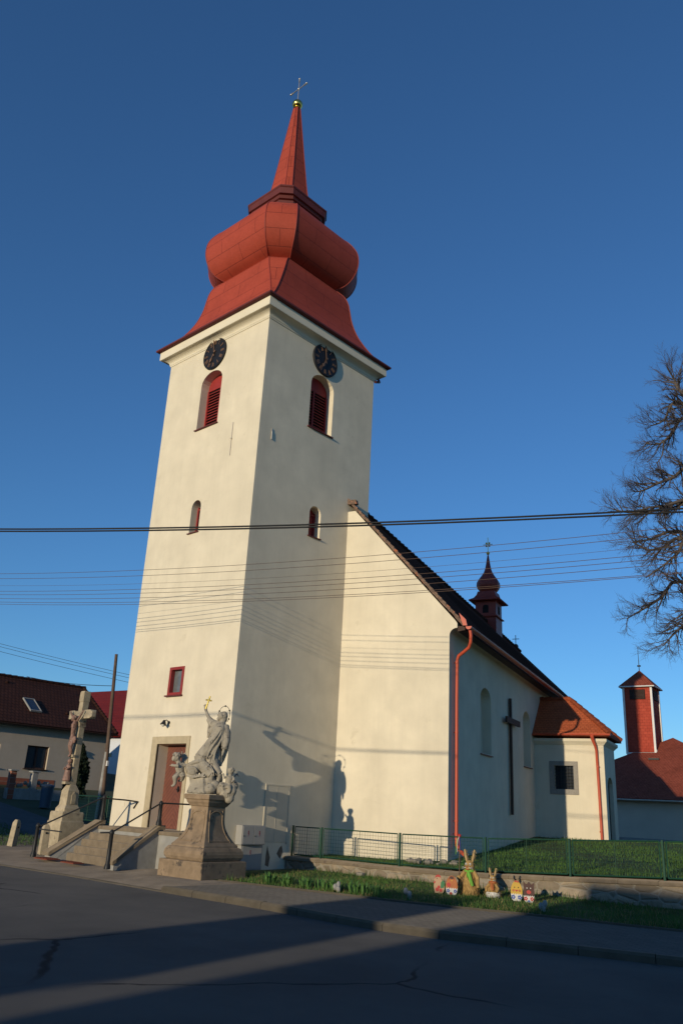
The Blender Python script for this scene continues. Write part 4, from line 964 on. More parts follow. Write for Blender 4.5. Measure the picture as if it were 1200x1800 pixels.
g.ell(Q(-.05, 4.05, .05), (.07, .08, .095), 12, 8); g.ell(Q(-.05, 4.09, .02), (.082, .08, .08), 10, 8); g.tube([Q(-.06, 4.0, .10), Q(-.06, 3.95, .10)], [.035, .01], 6); g.tube([Q(-.055, 4.06, .12), Q(-.055, 4.03, .14)], [.012, .016], 6)
g.tube([Q(0, 3.50), Q(0, 3.40, .02), Q(.01, 3.30)], [.088, .096, .085], 12, flat=.8); g.tube([Q(.10, 3.46), Q(.15, 3.36), Q(.13, 3.26)], [.05, .05, .02], 8)
g.tube([Q(-.06, 3.42), Q(-.05, 3.18, .06), Q(-.03, 2.98), Q(-.01, 2.90)], [.066, .052, .040, .028], 10); g.tube([Q(.06, 3.42), Q(.06, 3.18, .06), Q(.03, 2.98), Q(.01, 2.90)], [.066, .052, .040, .028], 10)
g.tube([Q(-.02, 2.91), Q(-.02, 2.83, .05)], [.034, .022], 8); g.tube([Q(.02, 2.91), Q(.02, 2.82, .06)], [.034, .022], 8)
for z in (3.80, 3.84, 3.76): g.tube([Q(-.09, z, .09), Q(0, z+.015, .115), Q(.09, z, .09)], .012, 5)
obj('christ_figure', sculpt(g, .0095, 2, .006, .03), 'corpus', WC)
b = MB(); b.box(wx-.13, wx+.13, wy-.20, wy-.10, 2.82, 2.90); b.box(wx-.11, wx+.11, wy-.30, wy-.10, 1.98, 2.06); obj('bracket', b, 'sand', WC, bevel=.01)
g = MB(); m0 = wy-.20
g.tube([(wx, m0, 2.05), (wx, m0, 2.15), (wx, m0, 2.35), (wx, m0, 2.5), (wx, m0, 2.58), (wx, m0, 2.62)], [.10, .095, .085, .09, .07, .035], 14); g.ell((wx, m0-.01, 2.69), (.055, .06, .07), 10, 8); g.ell((wx, m0+.02, 2.70), (.072, .07, .08), 10, 8)
g.tube([(wx-.10, m0, 2.52), (wx-.09, m0-.10, 2.44), (wx, m0-.13, 2.50)], [.04, .035, .025], 8); g.tube([(wx+.10, m0, 2.52), (wx+.09, m0-.10, 2.44), (wx, m0-.13, 2.50)], [.04, .035, .025], 8)
for i in range(9): a = R(200+20*i); g.tube([(wx+.09*math.cos(a), m0+.09*math.sin(a), 2.42), (wx+.125*math.cos(a+.15), m0+.125*math.sin(a+.15), 2.08)], [.012, .02], 5)
obj('mary_figure', sculpt(g, .0095, 2, .006, .03), 'corpus', WC)

# ------------------------------------------------------------------ bollards
def bollard(x, y, z, rot, label):
    b = MB(); P = [(-.11, -.11), (.11, -.11), (.11, .11), (-.11, .11)]
    b.loft([[(px*k, py*k, zz) for px, py in P] for zz, k in ((-.05, 1.05), (.68, .92), (.78, .55))])
    o = obj('stone_bollard', b, 'sand', bevel=.018); o.location = (x, y, z); o.rotation_euler = (R(rnd.uniform(-2, 2)), R(3), rot)
    b2 = MB(); b2.tube([(.105, 0, .60), (.125, 0, .60)], .03, 8); h = obj('iron_ring', b2, 'iron', o, local=True)
    h.location = (0, 0, 0)
    return tag(o, label, 'bollard', 'stone bollards by the crucifix')
bollard(-9.65, -.80, PV, .3, 'short square sandstone bollard standing alone at the grass left of the crucifix')
bollard(-6.15, -1.62, PV, -.2, 'short square sandstone bollard close to the lower left handrail post')

# ------------------------------------------------------------------ electricity cabinet
EC = thing('electrical_cabinet', 'grey electricity meter cabinet with red lightning signs on the tower wall', 'cabinet', (.1, .97, PV))
b = MB(); b.box(.002, .15, .64, 1.43, PV-.05, .63); lo = obj('lower_box', b, 'cab', EC, bevel=.008)
b = MB(); b.box(.002, .26, .53, 1.385, .632, 1.13); obj('upper_box', b, 'cab', EC, bevel=.008)
def bolt(x, y, z, s):
    q = [(-.4, 1), (.35, 1), (.05, .2), (.5, .2), (-.25, -1), (-.05, -.1), (-.5, -.1)]
    m_ = MB(); m_._pr([Vector((x, y+a*.035*s, z+c*.075*s)) for a, c in q], Vector((.004, 0, 0))); return m_
for y0, y1 in ((.555, .952), (.962, 1.362)):
    b = MB(); b.box(.26, .278, y0, y1, .655, 1.105); d = obj('cabinet_door', b, 'cab', EC, bevel=.006)
    obj('lightning_sign', bolt(.278, (y0+y1)/2, .92, 1), 'mark', d)
    b = MB(); b.tube([(.278, y0+.04, .86), (.292, y0+.04, .86)], .014, 8); obj('lock', b, 'iron', d)
b = MB(); b.box(.15, .162, .68, 1.40, .02, .60); d = obj('cabinet_door', b, 'cab', EC, bevel=.006); obj('lightning_sign', bolt(.162, .98, .42, 1), 'mark', d)

# ------------------------------------------------------------------ churchyard wall and fence
def fz(x):   # fence bottom
    return .375+.035*max(0, x-5)**1.12
b = MB(); xs_ = [.02+.55*i for i in range(40)]
rows = [[(x, fy(x)-.16+rnd.uniform(-.012, .012), -.25) for x in xs_], [(x, fy(x)-.15+rnd.uniform(-.02, .02), .08) for x in xs_], [(x, fy(x)-.15+rnd.uniform(-.02, .02), fz(x)-.13) for x in xs_], [(x, fy(x)+.25, fz(x)-.13) for x in xs_], [(x, fy(x)+.25, -.25) for x in xs_]]
n = len(xs_)
b.add([p for r in rows for p in r], [(j*n+i, j*n+i+1, (j+1)*n+i+1, (j+1)*n+i) for j in range(4) for i in range(n-1)])
b.add([r[0] for r in rows], [(0, 1, 2, 3, 4)]); b.add([r[-1] for r in rows], [(4, 3, 2, 1, 0)])
CW = tag(obj('churchyard_wall', b, 'stonewall'), 'low rough stone retaining wall under the green mesh fence', 'wall')
b = MB()
for i in range(25):
    x0, x1 = -.02+i*.86, -.02+(i+1)*.86-.008; dz = rnd.uniform(-.008, .008); o = rnd.uniform(0, .02)
    b.loft([[(x, fy(x)-.20-o, fz(x)-.127+dz), (x, fy(x)-.20-o, fz(x)-.05+dz), (x, fy(x)-.12, fz(x)-.03+dz), (x, fy(x)+.27, fz(x)-.03+dz), (x, fy(x)+.27, fz(x)-.127+dz)] for x in (x0, x1)])
obj('wall_coping', b, 'stone_step', CW, bevel=.012)
FN = thing('garden_fence', 'green metal fence of framed wire mesh panels standing on the churchyard wall', 'fence', (.1, fy(.1), fz(0)))
def fence_run(T, pts, zb, zt, first=True, mesh=.085, rod=.0035):
    """pts: post positions (x, y); panels between"""
    for i, (x, y) in enumerate(pts):
        z0, z1 = zb(x), zt(x)
        b = MB(); b.box(x-.022, x+.022, y-.022, y+.022, z0-.12, z1+.03); obj('post', b, 'green', T)
    for (x0, y0), (x1, y1) in zip(pts, pts[1:]):
        a, c = Vector((x0, y0, 0)), Vector((x1, y1, 0)); t = (c-a).normalized(); a = a+t*.075; c = c-t*.075
        z0a, z0c, z1a, z1c = zb(x0)+.02, zb(x1)+.02, zt(x0), zt(x1)
        b = MB()
        def P(s, k): return a.lerp(c, s)+Vector((0, 0, (z0a*(1-s)+z0c*s)*(1-k)+(z1a*(1-s)+z1c*s)*k))
        for p, q in ((P(0, 0), P(1, 0)), (P(0, 1), P(1, 1)), (P(0, 0), P(0, 1)), (P(1, 0), P(1, 1))): b.tube([p, q], .016, 4, smooth=False)
        b.tube([P(.5, 0), P(.5, 1)], .009, 4)
        fo = obj('fence_panel', b, 'green', T)
        w_ = MB(); L = (c-a).length; n_ = int(L/mesh); m_ = int((z1a-z0a)/mesh)
        for k in range(1, n_): w_.tube([P(k/n_, 0), P(k/n_, 1)], rod, 3, cap=False)
        for k in range(1, m_): w_.tube([P(0, k/m_), P(1, k/m_)], rod, 3, cap=False)
        obj('wire_mesh', w_, 'green', fo)
fx_ = [.08, 1.10, 3.66, 6.12, 8.25, 10.35, 12.6, 14.9, 17.2]
fence_run(FN, [(x, fy(x)+.04) for x in fx_], fz, lambda x: fz(x)+.76)
LF = thing('garden_fence', 'short green fence on a stone base left of the tower, behind the crucifix', 'fence', (-7.5, .9, .5))
lfp = [(-5.6, .95), (-7.15, 1.0), (-9.6, 1.1)]
b = MB(); b.box(-9.6, -5.3, .85, 1.25, -.2, .66); obj('fence_base', b, 'stonewall', LF); b = MB(); b.box(-9.65, -5.3, .80, 1.30, .662, .735); obj('base_coping', b, 'stone_step', LF, bevel=.015)
fence_run(LF, lfp, lambda x: .86, lambda x: 1.66)
# rubble and shrub at the nave corner
for i in range(26):
    x, y = 3.45+rnd.uniform(-.75, .95), 4.75+rnd.uniform(-.35, .3); s = rnd.uniform(.04, .10)
    g = MB(); g.ell((x, y, yard(x, y)+s*.4), (s*rnd.uniform(.9, 1.5), s*rnd.uniform(.8, 1.2), s*.75), 7, 5, Matrix.Rotation(rnd.uniform(0, 3), 3, 'Z'), smooth=False)
    tag(obj('rubble_stone', g, 'rubble', bevel=.01), 'loose grey rubble stone heaped at the foot of the nave corner', 'stone', 'rubble stones at the nave corner')

# ------------------------------------------------------------------ cables
def cable(name, c, x0, y0, s, xa, xb, r, mat, label, group):
    pts = []; N_ = 46
    for i in range(N_+1):
        x = xa+(xb-xa)*i/N_; pts.append((x, y0+s*(x-x0), c[0]*x*x+c[1]*x+c[2]))
    b = MB(); b.tube(pts, r, 6); return tag(obj(name, b, mat), label, 'wire', group)
WZ = [(7.939, -.062), (7.766, -.061), (7.52, -.060), (7.357, -.058), (7.233, -.058), (7.091, -.058), (6.958, -.061), (6.894, -.059)]
WL = ['topmost of the eight thin wires crossing the church', 'second thin wire from the top, just under the topmost one', 'third thin wire down, the faintest of the eight', 'fourth thin wire down, above the close bundle', 'fifth thin wire down, upper one of the bundle', 'sixth thin wire down, lower one of the bundle', 'seventh thin wire down, upper of the lowest pair', 'lowest of the eight thin wires crossing the church']
for i, ((z, sl_), lb) in enumerate(zip(WZ, WL)):
    cable('power_line', (.0020+.0001*(i % 3), sl_, z), .2, -1.45, .2, -34, 26, 0.0035 if i == 2 else .0062, 'wire', lb, 'thin wires crossing in front of the church')
cable('power_cable', (.00372, -.08301, 5.9197), 2.77, -11.46, .53, -14, 30, .0125, 'cable', 'thick black cable across the tower, upper strand of the twisted pair', 'thick black cables')
cable('power_cable', (.00348, -.07891, 5.8662), 2.77, -11.46, .53, -14, 30, .0125, 'cable', 'thick black cable across the tower, lower strand of the twisted pair', 'thick black cables')

# ------------------------------------------------------------------ straw rabbits
def fuzz(b, n, fn, L, r):
    for i in range(n):
        p, nrm = fn(rnd.random(), rnd.random()); d = (Vector((rnd.gauss(0, .5), rnd.gauss(0, .5), -1))+nrm*.5).normalized()*L*rnd.uniform(.5, 1.2)
        b.tube([p, Vector(p)+d], [r, r*.5], 3, cap=False)
def rabbit(loc, rot, s, label, tall):
    T = thing('straw_rabbit', label, 'straw figure', loc, rot)
    H = 1.0*s
    def pr_(h): return [(0, .215), (.10, .205), (.30, .185), (.46, .15), (.56, .115), (.60, .10)] 
    b = MB(); P = [(z*H, r*H) for z, r in ([(0, .215), (.08, .215), (.25, .195), (.42, .16), (.54, .125), (.62, .10)] if tall else [(0, .24), (.12, .27), (.28, .25), (.42, .18), (.52, .12), (.56, .10)])]
    b.loft([[(r*math.cos(2*math.pi*k/20)*(1+.05*math.sin(k*7+z*40)), r*.85*math.sin(2*math.pi*k/20)*(1+.05*math.cos(k*5+z*30)), z) for k in range(20)] for z, r in P], smooth=True)
    def bs(u, v):
        z = v*P[-1][0]; r = np.interp(z, [p[0] for p in P], [p[1] for p in P]); a = u*6.283
        return Vector((r*math.cos(a), r*.85*math.sin(a), z+.03)), Vector((math.cos(a), math.sin(a), 0))
    fuzz(b, 520, bs, .11*s, .0045*s); obj('body', b, 'straw', T, local=True)
    hz = (.70 if tall else .66)*H; b = MB(); b.ell((0, -.02*H, hz), (.125*H, .115*H, .13*H), 16, 10); b.ell((0, -.12*H, hz-.05*H), (.08*H, .06*H, .055*H), 12, 8)
    fuzz(b, 220, lambda u, v: (Vector((.12*H*math.cos(u*6.28)*math.sin(v*3), .11*H*math.sin(u*6.28)*math.sin(v*3)-.02*H, hz+.12*H*math.cos(v*3))), Vector((math.cos(u*6.28), math.sin(u*6.28), 0))), .06*s, .004*s)
    hd = obj('head', b, 'straw', T, local=True)
    for k in (-1, 1):
        b = MB(); b.tube([(k*.07*H, 0, hz+.08*H), (k*.10*H, 0, hz+.20*H), (k*.135*H, 0, hz+.38*H)], [.045*H, .058*H, .040*H], 10, flat=.6)
        fuzz(b, 60, lambda u, v: (Vector((k*(.08+.05*v)*H+.045*H*math.cos(u*6.28), .03*H*math.sin(u*6.28), hz+(.12+.25*v)*H)), Vector((math.cos(u*6.28), math.sin(u*6.28), 0))), .05*s, .004*s); obj('ear', b, 'straw_l', hd, local=True)
        b = MB(); b.ell((k*.055*H, -.125*H, hz+.035*H), (.030*H, .016*H, .030*H), 10, 8); e = obj('eye', b, 'white', hd, local=True)
        b = MB(); b.ell((k*.052*H, -.139*H, hz+.033*H), (.012*H, .008*H, .013*H), 8, 6); obj('pupil', b, 'blk', hd, local=True)
        b = MB()
        if tall: b.tube([(k*.12*H, -.02*H, .56*H), (k*.23*H, -.07*H, .42*H), (k*.25*H, -.09*H, .20*H)], [.05*H, .055*H, .045*H], 8)
        else: b.tube([(k*.12*H, -.06*H, .46*H), (k*.24*H, -.12*H, .32*H), (k*.20*H, -.20*H, .20*H)], [.05*H, .055*H, .04*H], 8)
        obj('arm', b, 'straw', T, local=True)
    b = MB(); b.ell((0, -.185*H, hz-.03*H), (.022*H, .014*H, .016*H), 8, 6); b.tube([(-.04*H, -.172*H, hz-.085*H), (0, -.18*H, hz-.10*H), (.04*H, -.172*H, hz-.085*H)], .009*H, 6); obj('nose_and_mouth', b, 'redp', hd, local=True)
    b = MB()
    for k in (-1, 1):
        for j in (-1, 0, 1): b.tube([(k*.04*H, -.175*H, hz-.05*H), (k*.15*H, -.17*H, hz-.05*H+j*.03*H)], .0035*H, 4)
    obj('whiskers', b, 'white', hd, local=True)
    return T, H, hz
T, H, hz = rabbit((6.83, 1.62, lawnz(6.83, 1.62)-.01), R(12), .88, 'tall straw Easter rabbit holding a ribboned stick, with a green scarf', True)
def acc(o, k): o.data.transform(Matrix.Scale(k, 4)); return o
b = MB(); b.loft([[(r*math.cos(2*math.pi*k/16), -.01+r*.95*math.sin(2*math.pi*k/16), z) for k in range(16)] for z, r in ((.55, .135), (.58, .145), (.61, .13))], smooth=True); b.tube([(.02, -.13, .58), (.05, -.17, .50), (.10, -.19, .36), (.15, -.19, .24)], [.03, .05, .05, .04], 6, flat=.3); b.tube([(0, -.13, .58), (-.01, -.17, .48), (.01, -.185, .42)], [.03, .045, .03], 6, flat=.3); acc(obj('scarf', b, 'greenp', T, local=True), .88)
b = MB(); b.tube([(-.235, -.13, -.02), (-.235, -.125, .70), (-.23, -.12, 1.38)], .014, 6); stick = acc(obj('stick', b, 'pole', T, local=True), .88)
b = MB(); b.ell((-.25, -.12, .40), (.06, .05, .06), 10, 8); acc(obj('paw', b, 'straw', T, local=True), .88)
for mt, dx, z1 in (('redp', .01, 1.12), ('white', -.045, 1.0), ('greenp', -.08, .94), ('bluep', .03, 1.05)):
    b = MB(); b.tube([(-.23, -.13, 1.40), (-.235+dx*.6, -.155, 1.30), (-.235+dx, -.15, 1.18), (-.235+dx*1.2, -.14, z1)], [.03, .034, .03, .026], 5, flat=.3); acc(obj('ribbon', b, mt, stick, local=True), .88)
b = MB(); b.ell((-.235, -.13, 1.40), (.05, .04, .045), 8, 6); acc(obj('ribbon_knot', b, 'redp', stick, local=True), .88)
T, H, hz = rabbit((7.33, 1.78, lawnz(7.33, 1.78)-.01), R(16), .58, 'small straw rabbit with an orange scarf, right of the tall straw rabbit', False)
b = MB(); b.loft([[(r*math.cos(2*math.pi*k/16), -.01+r*.95*math.sin(2*math.pi*k/16), z) for k in range(16)] for z, r in ((.33, .10), (.36, .108), (.39, .095))], smooth=True); b.tube([(0, -.10, .36), (.03, -.15, .26), (.05, -.18, .18)], [.04, .06, .04], 6, flat=.3); acc(obj('scarf', b, 'orangep', T, local=True), .58/.68)
b = MB(); b.loft([[(r*math.cos(2*math.pi*k/24), r*.9*math.sin(2*math.pi*k/24), z+(.02 if k % 2 else 0)*(z > .1)) for k in range(24)] for z, r in ((.0, .17), (.06, .19), (.115, .19))]); acc(obj('eggshell', b, 'white', T, local=True), .58/.68)
# painted plywood eggs --------------------------------------------------
def egg(w, h, n=22):
    return [(w*.5*math.sin(a)*(1+.12*math.cos(a)), h*.5*(1-math.cos(a))) for a in [2*math.pi*k/n for k in range(n)]]
def cutout(loc, rot, label, cat, outline, mat, layers):
    K_ = .76; outline = [(x*K_, z*K_) for x, z in outline]; layers = [(a, b_, [[(x*K_, z*K_) for x, z in q] for q in c_], d_) for a, b_, c_, d_ in layers]
    T = thing('painted_cutout', label, cat, loc, rot, 'painted plywood eggs on the lawn')
    b = MB(); b._pr([Vector((x, .009, z)) for x, z in outline], Vector((0, -.018, 0))); obj('board', b, mat, T, local=True)
    b = MB(); b.tube([(0, .02, -.25), (0, .02, .30)], .013, 4); obj('stake', b, 'pole', T, local=True)
    y = -.009
    for nm, mt, polys, lv in layers:
        b = MB()
        for q in polys: b._pr([Vector((x, y-.003*lv+.0028, z)) for x, z in q], Vector((0, -.003, 0)))
        obj(nm, b, mt, T, local=True)
def ci(x, z, r, n=10, sx=1): return [(x+r*sx*math.cos(2*math.pi*k/n), z+r*math.sin(2*math.pi*k/n)) for k in range(n)]
def flower(x, z, r): return [ci(x+r*.62*math.cos(a), z+r*.62*math.sin(a), r*.42, 8) for a in [i*1.2566 for i in range(5)]]
def shell(w, zt, n=5):
    q = [(-w*.30, 0), (w*.30, 0), (w*.43, zt*.35), (w*.485, zt*.8)]
    for i in range(n*2+1): q.append((w*.485*(1-i/n), zt*(1.0 if i % 2 == 0 else .80)))
    return q+[(-w*.485, zt*.8), (-w*.43, zt*.35)]
w_, h_ = .34, .50
E0 = egg(w_, h_)
cutout((6.30, 1.18, lawnz(6.3, 1.18)), R(20), 'painted plywood rooster with red comb and green tail, leftmost of the egg cutouts', 'cutout', [(-.12, 0), (.12, 0), (.17, .12), (.165, .28), (.10, .33), (.06, .42), (0, .48), (-.08, .47), (-.12, .40), (-.17, .36), (-.13, .33), (-.16, .18)], 'skinp',
    [('comb', 'redp', [[(-.12, .41), (-.10, .475), (-.05, .50), (0, .505), (.05, .47), (.06, .42), (0, .44), (-.06, .44)], [(-.13, .33), (-.17, .27), (-.12, .26), (-.10, .31)]], 1), ('tail', 'greend', [[(.05, .14), (.15, .16), (.18, .30), (.12, .36), (.06, .30)]], 1), ('feathers', 'redp', [ci(-.05, .10, .055), ci(.06, .08, .05), ci(.0, .17, .045)], 1), ('eye', 'blk', [ci(-.06, .40, .013)], 1)])
cutout((6.66, 1.16, lawnz(6.66, 1.16)), R(18), 'painted plywood hen in orange and brown on a white eggshell, beside the rooster', 'cutout', egg(.36, .52), 'orangep',
    [('eggshell', 'white', [shell(.36, .20)], 1), ('wing', 'redp', [ci(-.09, .27, .06), ci(-.02, .03, .05)], 2), ('flower', 'bluep', flower(-.10, .11, .05)+flower(.11, .11, .05), 2), ('beak', 'yellowp', [[(-.02, .40), (.03, .40), (.005, .36)]], 1), ('comb', 'brownp', [[(-.04, .50), (.04, .50), (.10, .40), (.05, .44), (0, .42), (-.05, .44), (-.10, .40)]], 1)])
cutout((8.02, 1.62, lawnz(8.02, 1.62)), R(18), 'painted plywood yellow chick with a red tuft on a white eggshell', 'cutout', egg(.33, .53), 'yellowp',
    [('eggshell', 'white', [shell(.33, .20)], 1), ('cheek', 'orangep', [ci(-.09, .27, .035), ci(.09, .27, .035)], 1), ('beak', 'redp', [[(-.05, .29), (.05, .29), (0, .235)]], 1), ('tuft', 'redp', [[(-.06, .48), (-.04, .54), (-.01, .505), (.01, .55), (.03, .505), (.06, .53), (.06, .47), (0, .49)]], 1), ('eye', 'blk', [ci(-.055, .35, .017), ci(.055, .35, .017)], 1), ('flower', 'bluep', flower(-.09, .10, .06)+flower(.09, .10, .06), 2)])
bo = egg(.30, .48); bo = [p for p in bo if not (p[1] > .44 and abs(p[0]) < .14)]
bo2 = [(-.10, 0), (.10, 0), (.14, .10), (.155, .25), (.14, .38), (.155, .53), (.10, .48), (.06, .47), (0, .54), (-.05, .47), (-.10, .48), (-.155, .55), (-.14, .38), (-.155, .25), (-.14, .10)]
cutout((8.33, 1.60, lawnz(8.33, 1.6)), R(18), 'painted plywood dark brown foal with pointed ears, rightmost of the egg cutouts', 'cutout', bo2, 'brownp',
    [('eggshell', 'white', [shell(.30, .19)], 1), ('nose', 'redp', [ci(0, .27, .05, 10, 1.3)], 1), ('eye', 'white', [ci(-.05, .37, .016), ci(.05, .37, .016)], 1), ('flower', 'redp', flower(-.085, .10, .055)+flower(.085, .10, .055), 2), ('leaf', 'bluep', [ci(0, .04, .03)], 2)])
# leafy clumps and little pale stones at the lawn edge -----------------------
def clump(x, y, n, L, label, wd=.035):
    b = MB()
    for i in range(n):
        a = rnd.uniform(0, 6.28); r = rnd.uniform(.0, .16); l = L*rnd.uniform(.6, 1.1); ln = rnd.uniform(.2, .9)
        p = Vector((x+r*math.cos(a), y+r*math.sin(a), lawnz(x, y)-.02)); d = Vector((math.cos(a), math.sin(a), 0)); s = Vector((-d.y, d.x, 0))*wd/2
        q1 = p+d*(l*.35*ln)+Vector((0, 0, l*.6)); q2 = p+d*(l*.85*ln)+Vector((0, 0, l*(1-.35*ln)))
        b.add([p-s*.6, p+s*.6, q1-s, q1+s, q2], [(0, 1, 3, 2), (2, 3, 4)])
    return tag(obj('leafy_plant', b, 'leaf', recalc=False), label, 'plant', 'leafy clumps along the lawn edge')
for i in range(13):
    x = 3.1+i*.24+rnd.uniform(-.06, .06); y = at_x(inn, x)+.30+rnd.uniform(0, .3)
    clump(x, y, 26, .30, 'clump of strap-leaved green plants on the lawn edge right of the statue pedestal')
for x, y, lb in ((5.15, -.95, 'pale weathered stone in the lawn edge, leftmost of three, right of the leafy clumps'), (6.72, -.50, 'pale weathered stone in the lawn edge below the rooster cutout'), (9.3, .45, 'pale weathered stone in the shaded lawn edge right of the foal cutout')):
    g = MB(); z = lawnz(x, y)
    for k in range(3): g.ell((x+rnd.uniform(-.05, .05), y+rnd.uniform(-.04, .04), z+.05+.05*k), (.05, .05, .07), 8, 6)
    tag(obj('pale_stone', sculpt(g, .012, 2, .01, .04), 'conc'), lb, 'stone', 'pale stones along the lawn edge')
b = MB(); b.box(2.55, 2.78, 2.62, 2.76, .0, .12); tag(obj('stone_block', b, 'rubble', bevel=.02), 'small pale stone block lying against the foot of the churchyard wall', 'stone')

# ------------------------------------------------------------------ houses on the left
HG = terr(-25, 8)
HS = thing('village_house', 'long beige village house with brown pantile roof and skylight, behind the crucifix', 'house', (-28, 4, HG))
hx = -25.0; hy0, hy1 = -9.0, 12.0; ez_ = 5.20
b = MB(); b.loft([[(hx, hy0, z), (hx, hy1, z), (hx-8, hy1, z), (hx-8, hy0, z)] for z in (.5, ez_)])
b._pr([Vector((hx, hy1, ez_-.01)), Vector((hx-4, hy1, 7.75)), Vector((hx-8, hy1, ez_-.01))], Vector((0, hy0-hy1, 0)))
cw = MB(); cw.box(hx-.22, hx+.3, 7.12, 8.38, 2.88, 4.06); cd_ = MB(); cd_.box(hx-.3, hx+.3, 9.75, 10.75, 2.0, 3.44); cw2 = MB(); cw2.box(hx-.22, hx+.3, 4.3, 5.6, 2.80, 4.02)
obj('wall', carve(b, [cw, cw2, cd_]), 'house_wall', HS)
for y0, y1, z0, z1 in ((7.12, 8.38, 2.88, 4.06), (4.3, 5.6, 2.80, 4.02)):
    b = MB(); b.box(hx-.20, hx-.18, y0, y1, z0, z1); f = obj('window', b, 'glass', HS)
    b = MB(); ym = (y0+y1)/2
    for q in ((y0, y0+.07, z0, z1), (y1-.07, y1, z0, z1), (y0+.07, y1-.07, z0, z0+.07), (y0+.07, y1-.07, z1-.07, z1), (ym-.05, ym+.05, z0+.07, z1-.07)): b.box(hx-.178, hx-.12, *q)
    obj('window_frame', b, 'wood_dark', f); b = MB(); b.box(hx-.15, hx+.08, y0-.08, y1+.08, z0-.05, z0-.004); obj('window_sill', b, 'wood_dark', f)
b = MB(); b.box(hx-.28, hx-.24, 9.75, 10.75, 2.0, 3.44); d = obj('door', b, 'wood_dark', HS)
b = MB(); b.box(hx-.01, hx+.012, 5.5, 9.0, 1.6, 2.36); obj('brick_plinth', b, 'brick', HS)
b = MB(); e0 = hx+.45; k_ = (8.0-5.12)/4.45
b.slab((e0, hy0-.3, 5.12), (e0, hy1+.25, 5.12), (hx-4, hy1+.25, 8.0), (hx-4, hy0-.3, 8.0), .14); b.slab((hx-8.45, hy1+.25, 5.12), (hx-8.45, hy0-.3, 5.12), (hx-4, hy0-.3, 8.0), (hx-4, hy1+.25, 8.0), .14)
ro = obj('roof', b, 'tile_brown', HS, recalc=False)
b = MB(); y = hy0
while y < hy1: b.tube([(hx-4, y, 8.0), (hx-4, y+.42, 8.02)], [.10, .12], 7); y += .38
for i in range(18): b.tube([(e0-4.45*i/18, hy1+.2, 5.14+2.88*i/18), (e0-4.45*(i+1.1)/18, hy1+.2, 5.12+2.88*(i+1.1)/18)], [.11, .09], 6)
for y_, k2 in ((3.2, .86), (6.9, .84), (9.6, .3)): b.ell((e0-4.45*k2, y_, 5.16+2.88*k2), (.09, .12, .08), 8, 6)
obj('ridge_tiles', b, 'tile_brown', ro)
def RS_(k, y, o): return Vector((e0-4.45*k, y, 5.12+2.88*k))+Vector((.543, 0, .84))*o
b = MB(); q = [(.27, 7.30), (.27, 7.88), (.50, 7.88), (.50, 7.30)]; b._pr([RS_(k, y, .02) for k, y in q], Vector((.543, 0, .84))*.06); sk = obj('skylight', b, 'glass', ro)
b = MB()
for (k0, k1, y0, y1) in ((.255, .27, 7.25, 7.93), (.50, .515, 7.25, 7.93), (.27, .50, 7.25, 7.30), (.27, .50, 7.88, 7.93)): b._pr([RS_(k0, y0, .02), RS_(k0, y1, .02), RS_(k1, y1, .02), RS_(k1, y0, .02)], Vector((.543, 0, .84))*.09)
obj('skylight_frame', b, 'conc', ro)
gutter((e0+.04, hy0-.3, 5.06), (e0+.04, hy1+.25, 5.06), .07, 'gutter', parent=HS).data.materials[0] = M['wood_dark']
b = MB(); b.tube([(e0+.04, hy1-.1, 5.0), (hx+.1, hy1-.1, 4.7), (hx+.07, hy1-.1, 2.0)], .055, 8); obj('downpipe', b, 'wood_dark', HS)
HL = thing('wall_lamp', 'pale globe lamp on the beige house wall left of its door lintel', 'lamp', (hx, 9.55, 3.9))
b = MB(); b.tube([(hx, 9.62, 3.98), (hx+.22, 9.62, 3.98)], .03, 6); b.tube([(hx+.2, 9.62, 3.85), (hx+.2, 9.62, 4.04)], [.09, .06], 8); obj('lamp_arm', b, 'iron', HL); b = MB(); b.ell((hx+.2, 9.62, 4.10), .09, 10, 8); obj('lamp_globe', b, 'white', HL)
# garden wall with two pillars, bin, dark evergreen stand-in, bush
gx = -20.6; g0 = terr(gx, 5)
GW = thing('garden_wall', 'low grey garden wall with brick pillars in front of the beige house', 'wall', (gx, 4.5, g0))
b = MB(); b.box(gx-.12, gx+.12, 4.1, 6.9, g0-.3, g0+.42); obj('wall_base', b, 'conc', GW, bevel=.015)
for y_, mt, nm in ((4.32, 'brick', 'brick_pillar'), (5.42, 'conc', 'concrete_pillar')):
    b = MB(); b.box(gx-.14, gx+.14, y_-.14, y_+.14, g0-.3, g0+1.18); p = obj(nm, b, mt, GW, bevel=.01); b = MB(); b.box(gx-.2, gx+.2, y_-.2, y_+.2, g0+1.182, g0+1.25); obj('pillar_cap', b, 'conc', p, bevel=.01)
b = MB()
for i in range(12): b.ell((gx-.02, 4.5+i*.17+rnd.uniform(-.04, .04), g0+.62+rnd.uniform(-.1, .1)), (.08, .10, .10), 7, 5, smooth=False)
obj('rubble_infill', b, 'rubble', GW)
bx_, by_ = -18.2, 4.9; bz = terr(bx_, by_)
DB = thing('dustbin', 'blue-grey round dustbin beside the side road, in the shade', 'bin', (bx_, by_, bz))
b = MB(); b.tube([(bx_, by_, bz), (bx_, by_, bz+.12), (bx_, by_, bz+.9)], [.24, .25, .28], 20); obj('barrel', b, 'bin', DB); b = MB(); b.tube([(bx_, by_, bz+.9), (bx_, by_, bz+.95), (bx_, by_, bz+1.0)], [.31, .30, .12], 20); obj('lid', b, 'bin', DB)
